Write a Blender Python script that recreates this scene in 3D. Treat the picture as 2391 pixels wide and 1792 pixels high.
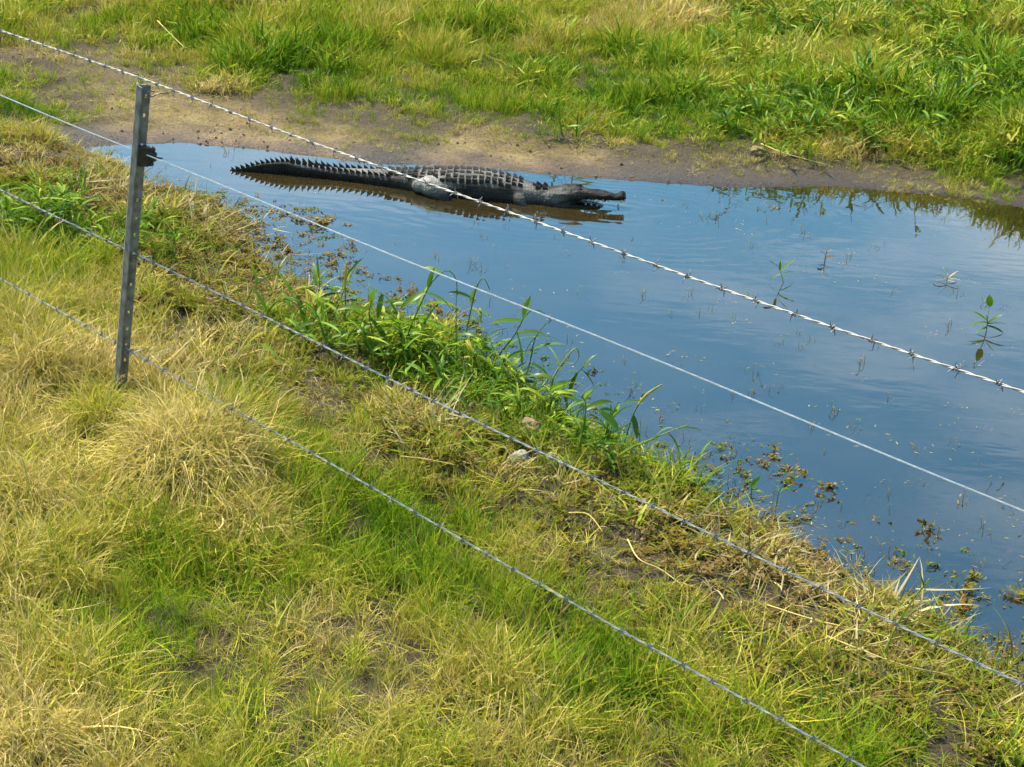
import bpy, bmesh, math, random
import numpy as np
from mathutils import Vector, Matrix

for o in list(bpy.data.objects): bpy.data.objects.remove(o, do_unlink=True)
scene = bpy.context.scene
COL = scene.collection
rng = np.random.default_rng(7)
rnd = random.Random(11)

# ------------------------------------------------------------------ camera
IMW, IMH = 2391, 1792                       # survey picture size the site was measured from
CAM_H, PITCH, ROLL, FPX = 3.1, math.radians(22), math.radians(4.5), 3500 * 2391 / 2212
FW = np.array([0, math.cos(PITCH), -math.sin(PITCH)])
_U0 = np.array([0, math.sin(PITCH), math.cos(PITCH)])
_R0 = np.array([1.0, 0, 0])
RT = math.cos(ROLL) * _R0 + math.sin(ROLL) * _U0
UP = -math.sin(ROLL) * _R0 + math.cos(ROLL) * _U0
EYE = np.array([0, 0, CAM_H])
cd = bpy.data.cameras.new('camera'); cam = bpy.data.objects.new('camera', cd); COL.objects.link(cam)
cam.matrix_world = Matrix(((RT[0], UP[0], -FW[0], EYE[0]), (RT[1], UP[1], -FW[1], EYE[1]), (RT[2], UP[2], -FW[2], EYE[2]), (0, 0, 0, 1)))
cd.sensor_fit = 'HORIZONTAL'; cd.sensor_width = 36; cd.lens = 36 * FPX / IMW
cd.clip_start = 0.05; cd.clip_end = 2000
scene.camera = cam

# ------------------------------------------------------------------ light
SUN_EL, SUN_AZ = math.radians(54), math.radians(-46)     # azimuth measured from +Y towards +X
SUN = np.array([math.sin(SUN_AZ) * math.cos(SUN_EL), math.cos(SUN_AZ) * math.cos(SUN_EL), math.sin(SUN_EL)])
world = bpy.data.worlds.new('World'); scene.world = world; world.use_nodes = True
nt = world.node_tree; nt.nodes.clear()
wo = nt.nodes.new('ShaderNodeOutputWorld'); bg = nt.nodes.new('ShaderNodeBackground')
sky = nt.nodes.new('ShaderNodeTexSky'); sky.sky_type = 'NISHITA'; sky.sun_disc = False
sky.sun_elevation = SUN_EL; sky.sun_rotation = SUN_AZ; sky.air_density = 1.0; sky.dust_density = 1.8; sky.ozone_density = 3.0
tc = nt.nodes.new('ShaderNodeTexCoord'); mp = nt.nodes.new('ShaderNodeMapping'); mp.inputs['Scale'].default_value = (1.6, 1.6, 7.0)
cn = nt.nodes.new('ShaderNodeTexNoise'); cn.inputs['Scale'].default_value = 1.7; cn.inputs['Detail'].default_value = 5; cn.inputs['Roughness'].default_value = .55
cr = nt.nodes.new('ShaderNodeValToRGB'); cr.color_ramp.elements[0].position = .42; cr.color_ramp.elements[1].position = .70
cr.color_ramp.elements[1].color = (.6, .6, .6, 1)
mx = nt.nodes.new('ShaderNodeMix'); mx.data_type = 'RGBA'
mx.inputs['B'].default_value = (8.5, 8.8, 9.2, 1)
L = nt.links.new
L(tc.outputs['Generated'], mp.inputs['Vector']); L(mp.outputs['Vector'], cn.inputs['Vector']); L(cn.outputs['Fac'], cr.inputs['Fac'])
hs = nt.nodes.new('ShaderNodeHueSaturation'); hs.inputs['Hue'].default_value = .478; hs.inputs['Saturation'].default_value = 1.55; L(sky.outputs['Color'], hs.inputs['Color'])
L(cr.outputs['Color'], mx.inputs['Factor']); L(hs.outputs['Color'], mx.inputs['A']); L(mx.outputs['Result'], bg.inputs['Color'])
L(bg.outputs['Background'], wo.inputs['Surface']); bg.inputs['Strength'].default_value = .15
sd_ = bpy.data.lights.new('sun', 'SUN'); sd_.energy = 4.7; sd_.angle = math.radians(.5); sd_.color = (1, .93, .80)
sun = bpy.data.objects.new('sun', sd_); COL.objects.link(sun)
sun.rotation_euler = Vector(SUN).to_track_quat('Z', 'Y').to_euler(); sun.location = (0, 0, 20)
vs = scene.view_settings; vs.view_transform = 'Standard'; vs.look = 'None'; vs.exposure = 1.0; vs.gamma = 1; vs.use_curve_mapping = False
scene.cycles.max_bounces = 4; scene.cycles.transparent_max_bounces = 6; scene.cycles.diffuse_bounces = 2; scene.cycles.glossy_bounces = 2; scene.cycles.transmission_bounces = 2
scene.cycles.use_denoising = True; scene.cycles.denoiser = 'OPENIMAGEDENOISE'; scene.cycles.use_adaptive_sampling = True; scene.cycles.adaptive_threshold = .07; scene.cycles.adaptive_min_samples = 16; scene.cycles.debug_use_spatial_splits = True
scene.cycles.caustics_reflective = False; scene.cycles.caustics_refractive = False

# ------------------------------------------------------------------ helpers
def ray(x, y): return FW + (x - IMW / 2) / FPX * RT + (IMH / 2 - y) / FPX * UP
def at_z(x, y, z=0.0): r = ray(x, y); return EYE + r * (z - CAM_H) / r[2]
def at_y(x, y, Y): r = ray(x, y); return EYE + r * Y / r[1]
def tag(o, label=None, cat=None, group=None, kind=None):
    if label: o['label'] = label
    if cat: o['category'] = cat
    if group: o['group'] = group
    if kind: o['kind'] = kind
    return o
def link(name, me, mat=None, parent=None, loc=None):
    o = bpy.data.objects.new(name, me); COL.objects.link(o)
    if mat and not me.materials: me.materials.append(mat)
    if parent is not None: o.parent = parent
    if loc is not None: o.location = loc
    return o
def empty(name, loc=(0, 0, 0)):
    o = bpy.data.objects.new(name, None); COL.objects.link(o); o.location = loc; o.empty_display_size = .1; return o
def mesh(name, v, f, smooth=False):
    me = bpy.data.meshes.new(name); me.from_pydata([tuple(p) for p in v], [], f); me.update()
    if smooth: me.polygons.foreach_set('use_smooth', [True] * len(me.polygons))
    return me
def hash2(ix, iy, s):
    n = (ix.astype(np.int64) * 374761393 + iy.astype(np.int64) * 668265263 + s * 1442695041) & 0xffffffff
    n = ((n ^ (n >> 13)) * 1274126177) & 0xffffffff
    return ((n ^ (n >> 16)) & 0xffff) / 65535.0
def vnoise(x, y, s=0):
    x = np.asarray(x, float); y = np.asarray(y, float)
    ix = np.floor(x); iy = np.floor(y); fx = x - ix; fy = y - iy
    fx = fx * fx * (3 - 2 * fx); fy = fy * fy * (3 - 2 * fy)
    a = hash2(ix, iy, s); b = hash2(ix + 1, iy, s); c = hash2(ix, iy + 1, s); d = hash2(ix + 1, iy + 1, s)
    return a + (b - a) * fx + (c - a) * fy + (a - b - c + d) * fx * fy
def fbm(x, y, s=0, o=4):
    t = 0; am = .5
    for i in range(o): t = t + am * vnoise(x * 2 ** i + 17.3 * i, y * 2 ** i - 9.1 * i, s + i); am *= .5
    return t / (1 - .5 ** o) - .5
def smooth01(t): t = np.clip(t, 0, 1); return t * t * (3 - 2 * t)
def tube(pts, rad, n=6, cap=True):
    pts = [Vector(p) for p in pts]; rad = rad if hasattr(rad, '__len__') else [rad] * len(pts)
    v, f = [], []; ref = None
    for i, p in enumerate(pts):
        t = (pts[min(i + 1, len(pts) - 1)] - pts[max(i - 1, 0)]).normalized()
        if ref is None: ref = t.orthogonal().normalized()
        ref = (ref - t * ref.dot(t)).normalized(); b = t.cross(ref)
        for k in range(n):
            a = 2 * math.pi * k / n; v.append(p + (ref * math.cos(a) + b * math.sin(a)) * rad[i])
        if i:
            for k in range(n):
                q = (i - 1) * n; f.append((q + k, q + (k + 1) % n, q + n + (k + 1) % n, q + n + k))
    if cap: f.append(tuple(range(n - 1, -1, -1))); f.append(tuple(range(len(v) - n, len(v))))
    return v, f
def merge(parts):
    V, Fc = [], []
    for v, f in parts:
        k = len(V); V += list(v); Fc += [tuple(i + k for i in q) for q in f]
    return V, Fc
def spline(pts, n):
    P = [np.array(p, float) for p in pts]; P = [2 * P[0] - P[1]] + P + [2 * P[-1] - P[-2]]; out = []
    m = len(P) - 3
    for i in range(n + 1):
        u = i / n * m; k = min(int(u), m - 1); t = u - k; a, b, c, d = P[k:k + 4]
        out.append(.5 * ((2 * b) + (c - a) * t + (2 * a - 5 * b + 4 * c - d) * t * t + (3 * b - a - 3 * c + d) * t ** 3))
    return out

# ------------------------------------------------------------------ materials
def new_mat(name):
    m = bpy.data.materials.new(name); m.use_nodes = True; m.node_tree.nodes.clear()
    return m, m.node_tree.nodes, m.node_tree.links.new
def ramp(nd, stops):
    r = nd.new('ShaderNodeValToRGB'); e = r.color_ramp.elements
    while len(e) < len(stops): e.new(.5)
    for q, (p, c) in zip(e, stops): q.position = p; q.color = (*c, 1)
    return r
def math_node(nd, op, a=None, b=None, c=None):
    m = nd.new('ShaderNodeMath'); m.operation = op
    for i, k in enumerate((a, b, c)):
        if isinstance(k, (int, float)): m.inputs[i].default_value = k
    return m
def leaf_material(name, stops, spread=.5, trans=.4, rough=.45, tipshift=.15, spec=0, inst=True, base_tone=.5):
    m, nd, lk = new_mat(name)
    out = nd.new('ShaderNodeOutputMaterial')
    r_ = nd.new('ShaderNodeAttribute'); r_.attribute_name = 'rnd'
    tp = nd.new('ShaderNodeAttribute'); tp.attribute_name = 'tip'
    s1 = math_node(nd, 'MULTIPLY_ADD', None, spread, -spread / 2); lk(r_.outputs['Fac'], s1.inputs[0])
    s2 = math_node(nd, 'MULTIPLY_ADD', None, tipshift, -tipshift / 2); lk(tp.outputs['Fac'], s2.inputs[0])
    a1 = math_node(nd, 'ADD'); lk(s1.outputs[0], a1.inputs[0]); lk(s2.outputs[0], a1.inputs[1])
    a2 = math_node(nd, 'ADD', None, base_tone); lk(a1.outputs[0], a2.inputs[0])
    if inst:
        t_ = nd.new('ShaderNodeAttribute'); t_.attribute_name = 'tone'
        lk(t_.outputs['Fac'], a2.inputs[1])
    cr = ramp(nd, stops); lk(a2.outputs[0], cr.inputs['Fac'])
    # blade to blade value change
    hv = nd.new('ShaderNodeHueSaturation'); lk(cr.outputs['Color'], hv.inputs['Color'])
    fr = math_node(nd, 'MULTIPLY', None, 7.31); lk(r_.outputs['Fac'], fr.inputs[0])
    fr2 = math_node(nd, 'FRACT'); lk(fr.outputs[0], fr2.inputs[0])
    vv = math_node(nd, 'MULTIPLY_ADD', None, .6, .7); lk(fr2.outputs[0], vv.inputs[0]); lk(vv.outputs[0], hv.inputs['Value'])
    df = nd.new('ShaderNodeBsdfDiffuse'); tr = nd.new('ShaderNodeBsdfTranslucent')
    lk(hv.outputs['Color'], df.inputs['Color']); lk(hv.outputs['Color'], tr.inputs['Color'])
    m1 = nd.new('ShaderNodeMixShader'); m1.inputs[0].default_value = trans; lk(df.outputs[0], m1.inputs[1]); lk(tr.outputs[0], m1.inputs[2])
    if spec > 0:
        gl = nd.new('ShaderNodeBsdfGlossy'); gl.inputs['Roughness'].default_value = rough
        m2 = nd.new('ShaderNodeMixShader'); m2.inputs[0].default_value = spec; lk(m1.outputs[0], m2.inputs[1]); lk(gl.outputs[0], m2.inputs[2]); m1 = m2
    lk(m1.outputs[0], out.inputs['Surface'])
    return m
GRASS_STOPS = [(0, (.055, .125, .006)), (.22, (.14, .245, .010)), (.45, (.28, .32, .02)), (.65, (.38, .325, .042)), (.85, (.45, .36, .09)), (1, (.56, .425, .165))]
WEED_STOPS = [(0, (.055, .12, .008)), (.3, (.125, .165, .012)), (.55, (.20, .175, .022)), (.75, (.145, .08, .018)), (1, (.30, .215, .085))]
TANGLE_STOPS = [(0, (.08, .16, .010)), (.35, (.17, .20, .02)), (.6, (.24, .205, .045)), (.8, (.15, .095, .028)), (1, (.48, .40, .20))]
M_GRASS = leaf_material('grass_blades', GRASS_STOPS, spread=.5, trans=.26)
M_STRAW = leaf_material('straw_blades', GRASS_STOPS, spread=.45, trans=.2, tipshift=.25)
M_BROAD = leaf_material('broad_blades', GRASS_STOPS, spread=.40, trans=.28, rough=.45, spec=.012)
M_TANGLE = leaf_material('tangled_stems', TANGLE_STOPS, spread=.75, trans=.2, tipshift=.1)
M_WEED = leaf_material('marsh_weed_leaves', WEED_STOPS, spread=.6, trans=.3)
M_REED = leaf_material('reed_leaves', GRASS_STOPS, spread=.25, trans=.42, rough=.35, tipshift=.1, spec=.015, inst=False, base_tone=.12)
M_REEDY = leaf_material('yellowing_leaves', GRASS_STOPS, spread=.25, trans=.42, rough=.4, tipshift=.1, spec=.03, inst=False, base_tone=.42)
M_SPIKE = leaf_material('seed_spike', GRASS_STOPS, spread=.2, trans=.2, inst=False, base_tone=.68)
M_STALK = leaf_material('dead_stalk', GRASS_STOPS, spread=.2, trans=.05, inst=False, base_tone=.93)
M_BROWN = leaf_material('dead_brown', [(0, (.10, .06, .03)), (1, (.30, .19, .10))], spread=.8, trans=.2, inst=False, base_tone=.5)

def surf_material(name, c0, c1, scale=20, rough=.6, metallic=0, bump=.2, detail=6, lo=.35, hi=.65, dist=.01, spec=.4):
    m, nd, lk = new_mat(name)
    out = nd.new('ShaderNodeOutputMaterial'); p = nd.new('ShaderNodeBsdfPrincipled')
    tc = nd.new('ShaderNodeTexCoord'); n = nd.new('ShaderNodeTexNoise'); n.inputs['Scale'].default_value = scale; n.inputs['Detail'].default_value = detail
    lk(tc.outputs['Object'], n.inputs['Vector']); r = ramp(nd, [(lo, c0), (hi, c1)]); lk(n.outputs['Fac'], r.inputs['Fac'])
    lk(r.outputs['Color'], p.inputs['Base Color']); p.inputs['Specular IOR Level'].default_value = spec; p.inputs['Roughness'].default_value = rough; p.inputs['Metallic'].default_value = metallic
    b = nd.new('ShaderNodeBump'); b.inputs['Strength'].default_value = bump; b.inputs['Distance'].default_value = dist
    lk(n.outputs['Fac'], b.inputs['Height']); lk(b.outputs['Normal'], p.inputs['Normal']); lk(p.outputs[0], out.inputs['Surface'])
    return m
M_WIRE = surf_material('galvanised_wire', (.30, .27, .22), (.52, .47, .38), 14, .5, .0, .1)
M_WHITE = surf_material('white_electric_wire', (.60, .56, .48), (.72, .68, .60), 5, .5, 0, 0)
M_BARB = surf_material('weathered_barb', (.10, .095, .09), (.26, .25, .24), 80, .5, .4, .1)
M_POST = surf_material('painted_steel_post', (.08, .078, .066), (.21, .20, .17), 22, .6, .0, .3, dist=.003)
M_BLACK = surf_material('black_plastic', (.008, .008, .008), (.02, .02, .02), 40, .45, 0, .1)
M_STONE = surf_material('pale_stone', (.16, .14, .10), (.38, .34, .26), 18, .85, 0, .6)
M_CLOD = surf_material('brown_clod', (.13, .075, .04), (.30, .20, .11), 30, .95, 0, 1.0)

# ------------------------------------------------------------------ shoreline and terrain height
FAR_PX = [(180, 352), (260, 341), (430, 335), (520, 345), (600, 352), (700, 364), (800, 376), (900, 384), (1000, 388), (1120, 394), (1240, 404), (1400, 418), (1500, 426), (1600, 431), (1718, 440), (1844, 435), (2025, 439), (2206, 460), (2391, 486), (2700, 520), (3000, 560)]
NEAR_PX = [(3300, 2150), (2900, 1960), (2600, 1790), (2391, 1635), (2300, 1560), (2200, 1492), (2100, 1432), (2000, 1370), (1900, 1305), (1800, 1240), (1700, 1185), (1600, 1125), (1520, 1075), (1440, 1020), (1370, 1000), (1290, 960), (1200, 900), (1130, 850), (1040, 800), (940, 770), (840, 750), (760, 725), (690, 690), (640, 645), (590, 610), (565, 560), (545, 520), (470, 478), (370, 462), (322, 448), (290, 405), (255, 386), (205, 374)]
SHORE = np.array([at_z(x, y)[:2] for x, y in FAR_PX + NEAR_PX])
def shore_sd(x, y):
    x = np.asarray(x, float).ravel(); y = np.asarray(y, float).ravel()
    x = x + .12 * fbm(x * 1.7, y * 1.7, 3, 3); y = y + .16 * fbm(x * 1.7 + 40, y * 1.7, 5, 3)
    best = np.full(x.shape, 1e9); inside = np.zeros(x.shape, bool)
    n = len(SHORE)
    for i in range(n):
        ax, ay = SHORE[i]; bx, by = SHORE[(i + 1) % n]; dx, dy = bx - ax, by - ay
        t = np.clip(((x - ax) * dx + (y - ay) * dy) / (dx * dx + dy * dy), 0, 1)
        best = np.minimum(best, (x - ax - t * dx) ** 2 + (y - ay - t * dy) ** 2)
        if ay != by:
            c = ((ay > y) != (by > y)) & (x < (bx - ax) * (y - ay) / (by - ay) + ax); inside ^= c
    d = np.sqrt(best); return np.where(inside, -d, d)
def height(x, y):
    x = np.asarray(x, float).ravel(); y = np.asarray(y, float).ravel()
    sd = shore_sd(x, y); far = smooth01((y - 11.2) / 1.2); p = np.maximum(sd, 0)
    near_z = .2 * (1 - np.exp(-p / .45))
    far_z = .035 * (1 - np.exp(-p / .45)) + .06 * np.minimum(p, 9) + .14 * smooth01((x - 2.8) / 1.6) * smooth01((p - .3) / .8)
    z = near_z * (1 - far) + far_z * far
    g = np.minimum(p / .6, 1)
    z = z + g * (.10 * fbm(x * 1.3, y * 1.3, 21, 3) + .05 * fbm(x * 5, y * 5, 31, 3) + .05 * np.abs(fbm(x * 9, y * 9, 41, 2)) + .035 * fbm(x * 17, y * 17, 43, 2))
    z = np.where(sd > 0, np.maximum(z, .004 + .01 * g), np.maximum(-.42 * np.minimum(-sd / 1.4, 1) ** .8, -.42) + .02 * fbm(x * 6, y * 6, 51, 2))
    return z
def h1(x, y): return float(height([x], [y])[0])
def ground(px, py):
    z = .1
    for _ in range(9): p = at_z(px, py, z); z = .5 * z + .5 * max(h1(p[0], p[1]), 0.0)          # standing water hides the bed
    return np.array([p[0], p[1], max(h1(p[0], p[1]), 0.0)])

def axis(lo, hi, step, far):
    a = list(np.arange(lo, hi, step)); s = step
    while a[-1] < far: s *= 1.25; a.append(a[-1] + s)
    s = step
    while a[0] > -far: s *= 1.25; a.insert(0, a[0] - s)
    return np.array(a)
gx = axis(-6.5, 8.5, .075, 320); gy = axis(2.5, 20, .075, 320)
GX, GY = np.meshgrid(gx, gy); fx_, fy_ = GX.ravel(), GY.ravel()
gz = height(fx_, fy_); gsd = shore_sd(fx_, fy_)
nxg, nyg = len(gx), len(gy)
idx = np.arange(nxg * nyg).reshape(nyg, nxg)
quads = np.stack([idx[:-1, :-1], idx[:-1, 1:], idx[1:, 1:], idx[1:, :-1]], -1).reshape(-1, 4)
me = bpy.data.meshes.new('ground'); me.vertices.add(len(fx_)); me.vertices.foreach_set('co', np.stack([fx_, fy_, gz], 1).ravel())
me.loops.add(quads.size); me.loops.foreach_set('vertex_index', quads.ravel()); me.polygons.add(len(quads))
me.polygons.foreach_set('loop_start', np.arange(len(quads)) * 4); me.polygons.foreach_set('use_smooth', np.ones(len(quads), bool)); me.update(); me.validate()
at_ = me.attributes.new('shore', 'FLOAT', 'POINT'); at_.data.foreach_set('value', gsd.astype(np.float32))
m, nd, lk = new_mat('soil')
out = nd.new('ShaderNodeOutputMaterial'); p = nd.new('ShaderNodeBsdfPrincipled'); geo = nd.new('ShaderNodeNewGeometry')
sa = nd.new('ShaderNodeAttribute'); sa.attribute_name = 'shore'
n1 = nd.new('ShaderNodeTexNoise'); n1.inputs['Scale'].default_value = 2.2; n1.inputs['Detail'].default_value = 8; n1.inputs['Roughness'].default_value = .65
n2 = nd.new('ShaderNodeTexNoise'); n2.inputs['Scale'].default_value = 38; n2.inputs['Detail'].default_value = 6; n2.inputs['Roughness'].default_value = .7
for n in (n1, n2): lk(geo.outputs['Position'], n.inputs['Vector'])
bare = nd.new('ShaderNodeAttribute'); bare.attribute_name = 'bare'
dry = ramp(nd, [(.3, (.11, .072, .022)), (.48, (.24, .17, .058)), (.7, (.39, .295, .115))]); lk(n1.outputs['Fac'], dry.inputs['Fac'])
fine = ramp(nd, [(.32, (.42, .38, .32)), (.66, (1.25, 1.2, 1.1))]); lk(n2.outputs['Fac'], fine.inputs['Fac'])
mul = nd.new('ShaderNodeMix'); mul.data_type = 'RGBA'; mul.blend_type = 'MULTIPLY'; mul.inputs['Factor'].default_value = 1
lk(dry.outputs['Color'], mul.inputs['A']); lk(fine.outputs['Color'], mul.inputs['B'])
wet = ramp(nd, [(0, (.36, .26, .15)), (.3, (.60, .47, .31)), (.75, (1, 1, 1))])
wn = math_node(nd, 'MULTIPLY_ADD', None, .5, -.2); lk(n1.outputs['Fac'], wn.inputs[0])
wa = math_node(nd, 'ADD'); lk(sa.outputs['Fac'], wa.inputs[0]); lk(wn.outputs[0], wa.inputs[1])
wm = math_node(nd, 'MULTIPLY', None, 1.6); lk(wa.outputs[0], wm.inputs[0]); lk(wm.outputs[0], wet.inputs['Fac'])
hum_shade = nd.new('ShaderNodeMix'); hum_shade.data_type = 'RGBA'; lk(bare.outputs['Fac'], hum_shade.inputs['Factor'])
hc = ramp(nd, [(.3, (.034, .021, .006)), (.7, (.10, .068, .022))]); lk(n2.outputs['Fac'], hc.inputs['Fac']); lk(hc.outputs['Color'], hum_shade.inputs['A']); lk(mul.outputs['Result'], hum_shade.inputs['B'])  # organic soil under grass, darkened to paint in the shade between blades
mul2 = nd.new('ShaderNodeMix'); mul2.data_type = 'RGBA'; mul2.blend_type = 'MULTIPLY'; mul2.inputs['Factor'].default_value = 1
lk(hum_shade.outputs['Result'], mul2.inputs['A']); lk(wet.outputs['Color'], mul2.inputs['B'])
lk(mul2.outputs['Result'], p.inputs['Base Color'])
rr = nd.new('ShaderNodeMapRange'); rr.inputs['From Max'].default_value = .5; rr.inputs['To Min'].default_value = .45; rr.inputs['To Max'].default_value = .95
lk(sa.outputs['Fac'], rr.inputs['Value']); lk(rr.outputs[0], p.inputs['Roughness'])
bm_ = nd.new('ShaderNodeBump'); bm_.inputs['Strength'].default_value = .9; bm_.inputs['Distance'].default_value = .05
lk(n2.outputs['Fac'], bm_.inputs['Height']); lk(bm_.outputs['Normal'], p.inputs['Normal']); lk(p.outputs[0], out.inputs['Surface'])
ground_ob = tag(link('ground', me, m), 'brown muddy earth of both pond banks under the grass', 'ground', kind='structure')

# ------------------------------------------------------------------ water
v = [(-7, 2.6, 0), (14, 2.6, 0), (14, 15.5, 0), (-7, 15.5, 0)]
m, nd, lk = new_mat('pond_water')
out = nd.new('ShaderNodeOutputMaterial'); geo = nd.new('ShaderNodeNewGeometry')
murk = nd.new('ShaderNodeBsdfDiffuse'); tr = nd.new('ShaderNodeBsdfTransparent'); gl = nd.new('ShaderNodeBsdfGlossy')
mn = nd.new('ShaderNodeTexNoise'); mn.inputs['Scale'].default_value = 1.4; mn.inputs['Detail'].default_value = 4; lk(geo.outputs['Position'], mn.inputs['Vector'])
mc = ramp(nd, [(.35, (.026, .020, .006)), (.65, (.042, .031, .010))]); lk(mn.outputs['Fac'], mc.inputs['Fac']); lk(mc.outputs['Color'], murk.inputs['Color'])
tr.inputs['Color'].default_value = (.62, .50, .27, 1); gl.inputs['Roughness'].default_value = .015
b1 = nd.new('ShaderNodeMixShader'); b1.inputs[0].default_value = .3; lk(murk.outputs[0], b1.inputs[1]); lk(tr.outputs[0], b1.inputs[2])
def ripple(cx, cy, k, amp, fall):
    s = nd.new('ShaderNodeVectorMath'); s.operation = 'SUBTRACT'; s.inputs[1].default_value = (cx, cy, 0); lk(geo.outputs['Position'], s.inputs[0])
    sc = nd.new('ShaderNodeVectorMath'); sc.operation = 'MULTIPLY'; sc.inputs[1].default_value = (.55, 1, 1); lk(s.outputs[0], sc.inputs[0])
    le = nd.new('ShaderNodeVectorMath'); le.operation = 'LENGTH'; lk(sc.outputs[0], le.inputs[0])
    nz = math_node(nd, 'MULTIPLY_ADD', None, .35, 0); lk(mn.outputs['Fac'], nz.inputs[0]); ad = math_node(nd, 'ADD'); lk(le.outputs['Value'], ad.inputs[0]); lk(nz.outputs[0], ad.inputs[1])
    a = math_node(nd, 'MULTIPLY', None, k); lk(ad.outputs[0], a.inputs[0]); si = math_node(nd, 'SINE'); lk(a.outputs[0], si.inputs[0])
    e = math_node(nd, 'MULTIPLY', None, -fall); lk(le.outputs['Value'], e.inputs[0]); ex = math_node(nd, 'EXPONENT'); lk(e.outputs[0], ex.inputs[0])
    q = math_node(nd, 'MULTIPLY'); lk(si.outputs[0], q.inputs[0]); lk(ex.outputs[0], q.inputs[1]); w = math_node(nd, 'MULTIPLY', None, amp); lk(q.outputs[0], w.inputs[0]); return w
r1 = ripple(.50, 11.10, 58, .0011, 2.4); r2 = ripple(.05, 11.25, 71, .0005, 3.0)
wn = nd.new('ShaderNodeTexNoise'); wn.inputs['Scale'].default_value = 3.0; wn.inputs['Detail'].default_value = 3
wmp = nd.new('ShaderNodeMapping'); wmp.inputs['Scale'].default_value = (.7, 1.5, 1); lk(geo.outputs['Position'], wmp.inputs['Vector']); lk(wmp.outputs['Vector'], wn.inputs['Vector'])
wv = math_node(nd, 'MULTIPLY', None, .0016); lk(wn.outputs['Fac'], wv.inputs[0])
s1 = math_node(nd, 'ADD'); lk(r1.outputs[0], s1.inputs[0]); lk(r2.outputs[0], s1.inputs[1]); s2 = math_node(nd, 'ADD'); lk(s1.outputs[0], s2.inputs[0]); lk(wv.outputs[0], s2.inputs[1])
wb = nd.new('ShaderNodeBump'); wb.inputs['Strength'].default_value = 1; wb.inputs['Distance'].default_value = 1; lk(s2.outputs[0], wb.inputs['Height'])
lk(wb.outputs['Normal'], gl.inputs['Normal'])
fr = nd.new('ShaderNodeFresnel'); fr.inputs['IOR'].default_value = 2.4; lk(wb.outputs['Normal'], fr.inputs['Normal'])
b2 = nd.new('ShaderNodeMixShader'); lk(fr.outputs[0], b2.inputs[0]); lk(b1.outputs[0], b2.inputs[1]); lk(gl.outputs[0], b2.inputs[2]); lk(b2.outputs[0], out.inputs['Surface'])
tag(link('water', mesh('water', v, [(0, 1, 2, 3)]), m), 'still muddy pond water mirroring the blue sky', 'water', kind='structure')

# ------------------------------------------------------------------ crocodile
def skin_material():
    m, nd, lk = new_mat('crocodile_hide')
    out = nd.new('ShaderNodeOutputMaterial'); p = nd.new('ShaderNodeBsdfPrincipled'); tc = nd.new('ShaderNodeTexCoord'); geo = nd.new('ShaderNodeNewGeometry')
    mp = nd.new('ShaderNodeMapping'); mp.inputs['Scale'].default_value = (46, 46, 46); lk(tc.outputs['Object'], mp.inputs['Vector'])
    vo = nd.new('ShaderNodeTexVoronoi'); vo.feature = 'DISTANCE_TO_EDGE'; vo.inputs['Randomness'].default_value = .45; vo.inputs['Scale'].default_value = 1; lk(mp.outputs[0], vo.inputs['Vector'])
    n = nd.new('ShaderNodeTexNoise'); n.inputs['Scale'].default_value = 5; n.inputs['Detail'].default_value = 6; lk(tc.outputs['Object'], n.inputs['Vector'])
    base = ramp(nd, [(.35, (.008, .0065, .004)), (.62, (.030, .0255, .018))]); lk(n.outputs['Fac'], base.inputs['Fac'])
    gap = ramp(nd, [(.02, (.45, .45, .45)), (.22, (1.15, 1.15, 1.15))]); lk(vo.outputs['Distance'], gap.inputs['Fac'])
    mu = nd.new('ShaderNodeMix'); mu.data_type = 'RGBA'; mu.blend_type = 'MULTIPLY'; mu.inputs['Factor'].default_value = 1; lk(base.outputs[0], mu.inputs['A']); lk(gap.outputs[0], mu.inputs['B'])
    at = nd.new('ShaderNodeAttribute'); at.attribute_name = 'mud'     # dried pale mud on thigh, cheek and back, plus painted sunlight on thigh and back
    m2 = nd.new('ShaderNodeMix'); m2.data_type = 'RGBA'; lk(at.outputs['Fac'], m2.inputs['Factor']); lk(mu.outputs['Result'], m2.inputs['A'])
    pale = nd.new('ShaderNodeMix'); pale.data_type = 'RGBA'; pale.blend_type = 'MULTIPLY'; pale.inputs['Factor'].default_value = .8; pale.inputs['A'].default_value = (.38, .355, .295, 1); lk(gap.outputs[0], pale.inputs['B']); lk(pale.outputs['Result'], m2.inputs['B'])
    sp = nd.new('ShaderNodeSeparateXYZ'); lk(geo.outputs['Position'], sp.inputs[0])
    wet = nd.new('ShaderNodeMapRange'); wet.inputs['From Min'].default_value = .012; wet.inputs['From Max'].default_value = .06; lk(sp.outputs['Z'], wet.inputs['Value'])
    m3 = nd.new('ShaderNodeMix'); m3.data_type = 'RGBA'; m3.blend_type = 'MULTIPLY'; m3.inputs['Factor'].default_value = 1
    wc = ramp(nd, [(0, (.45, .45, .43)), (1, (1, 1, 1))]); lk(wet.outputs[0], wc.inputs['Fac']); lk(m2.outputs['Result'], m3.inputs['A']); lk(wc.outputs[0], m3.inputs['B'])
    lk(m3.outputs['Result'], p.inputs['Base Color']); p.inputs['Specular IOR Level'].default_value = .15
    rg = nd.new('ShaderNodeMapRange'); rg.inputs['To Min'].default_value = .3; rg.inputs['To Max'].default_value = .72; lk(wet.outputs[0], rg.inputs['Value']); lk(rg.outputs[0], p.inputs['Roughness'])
    b = nd.new('ShaderNodeBump'); b.inputs['Strength'].default_value = .9; b.inputs['Distance'].default_value = .006; lk(vo.outputs['Distance'], b.inputs['Height']); lk(b.outputs['Normal'], p.inputs['Normal'])
    lk(p.outputs[0], out.inputs['Surface']); return m
M_HIDE = skin_material()
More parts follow.
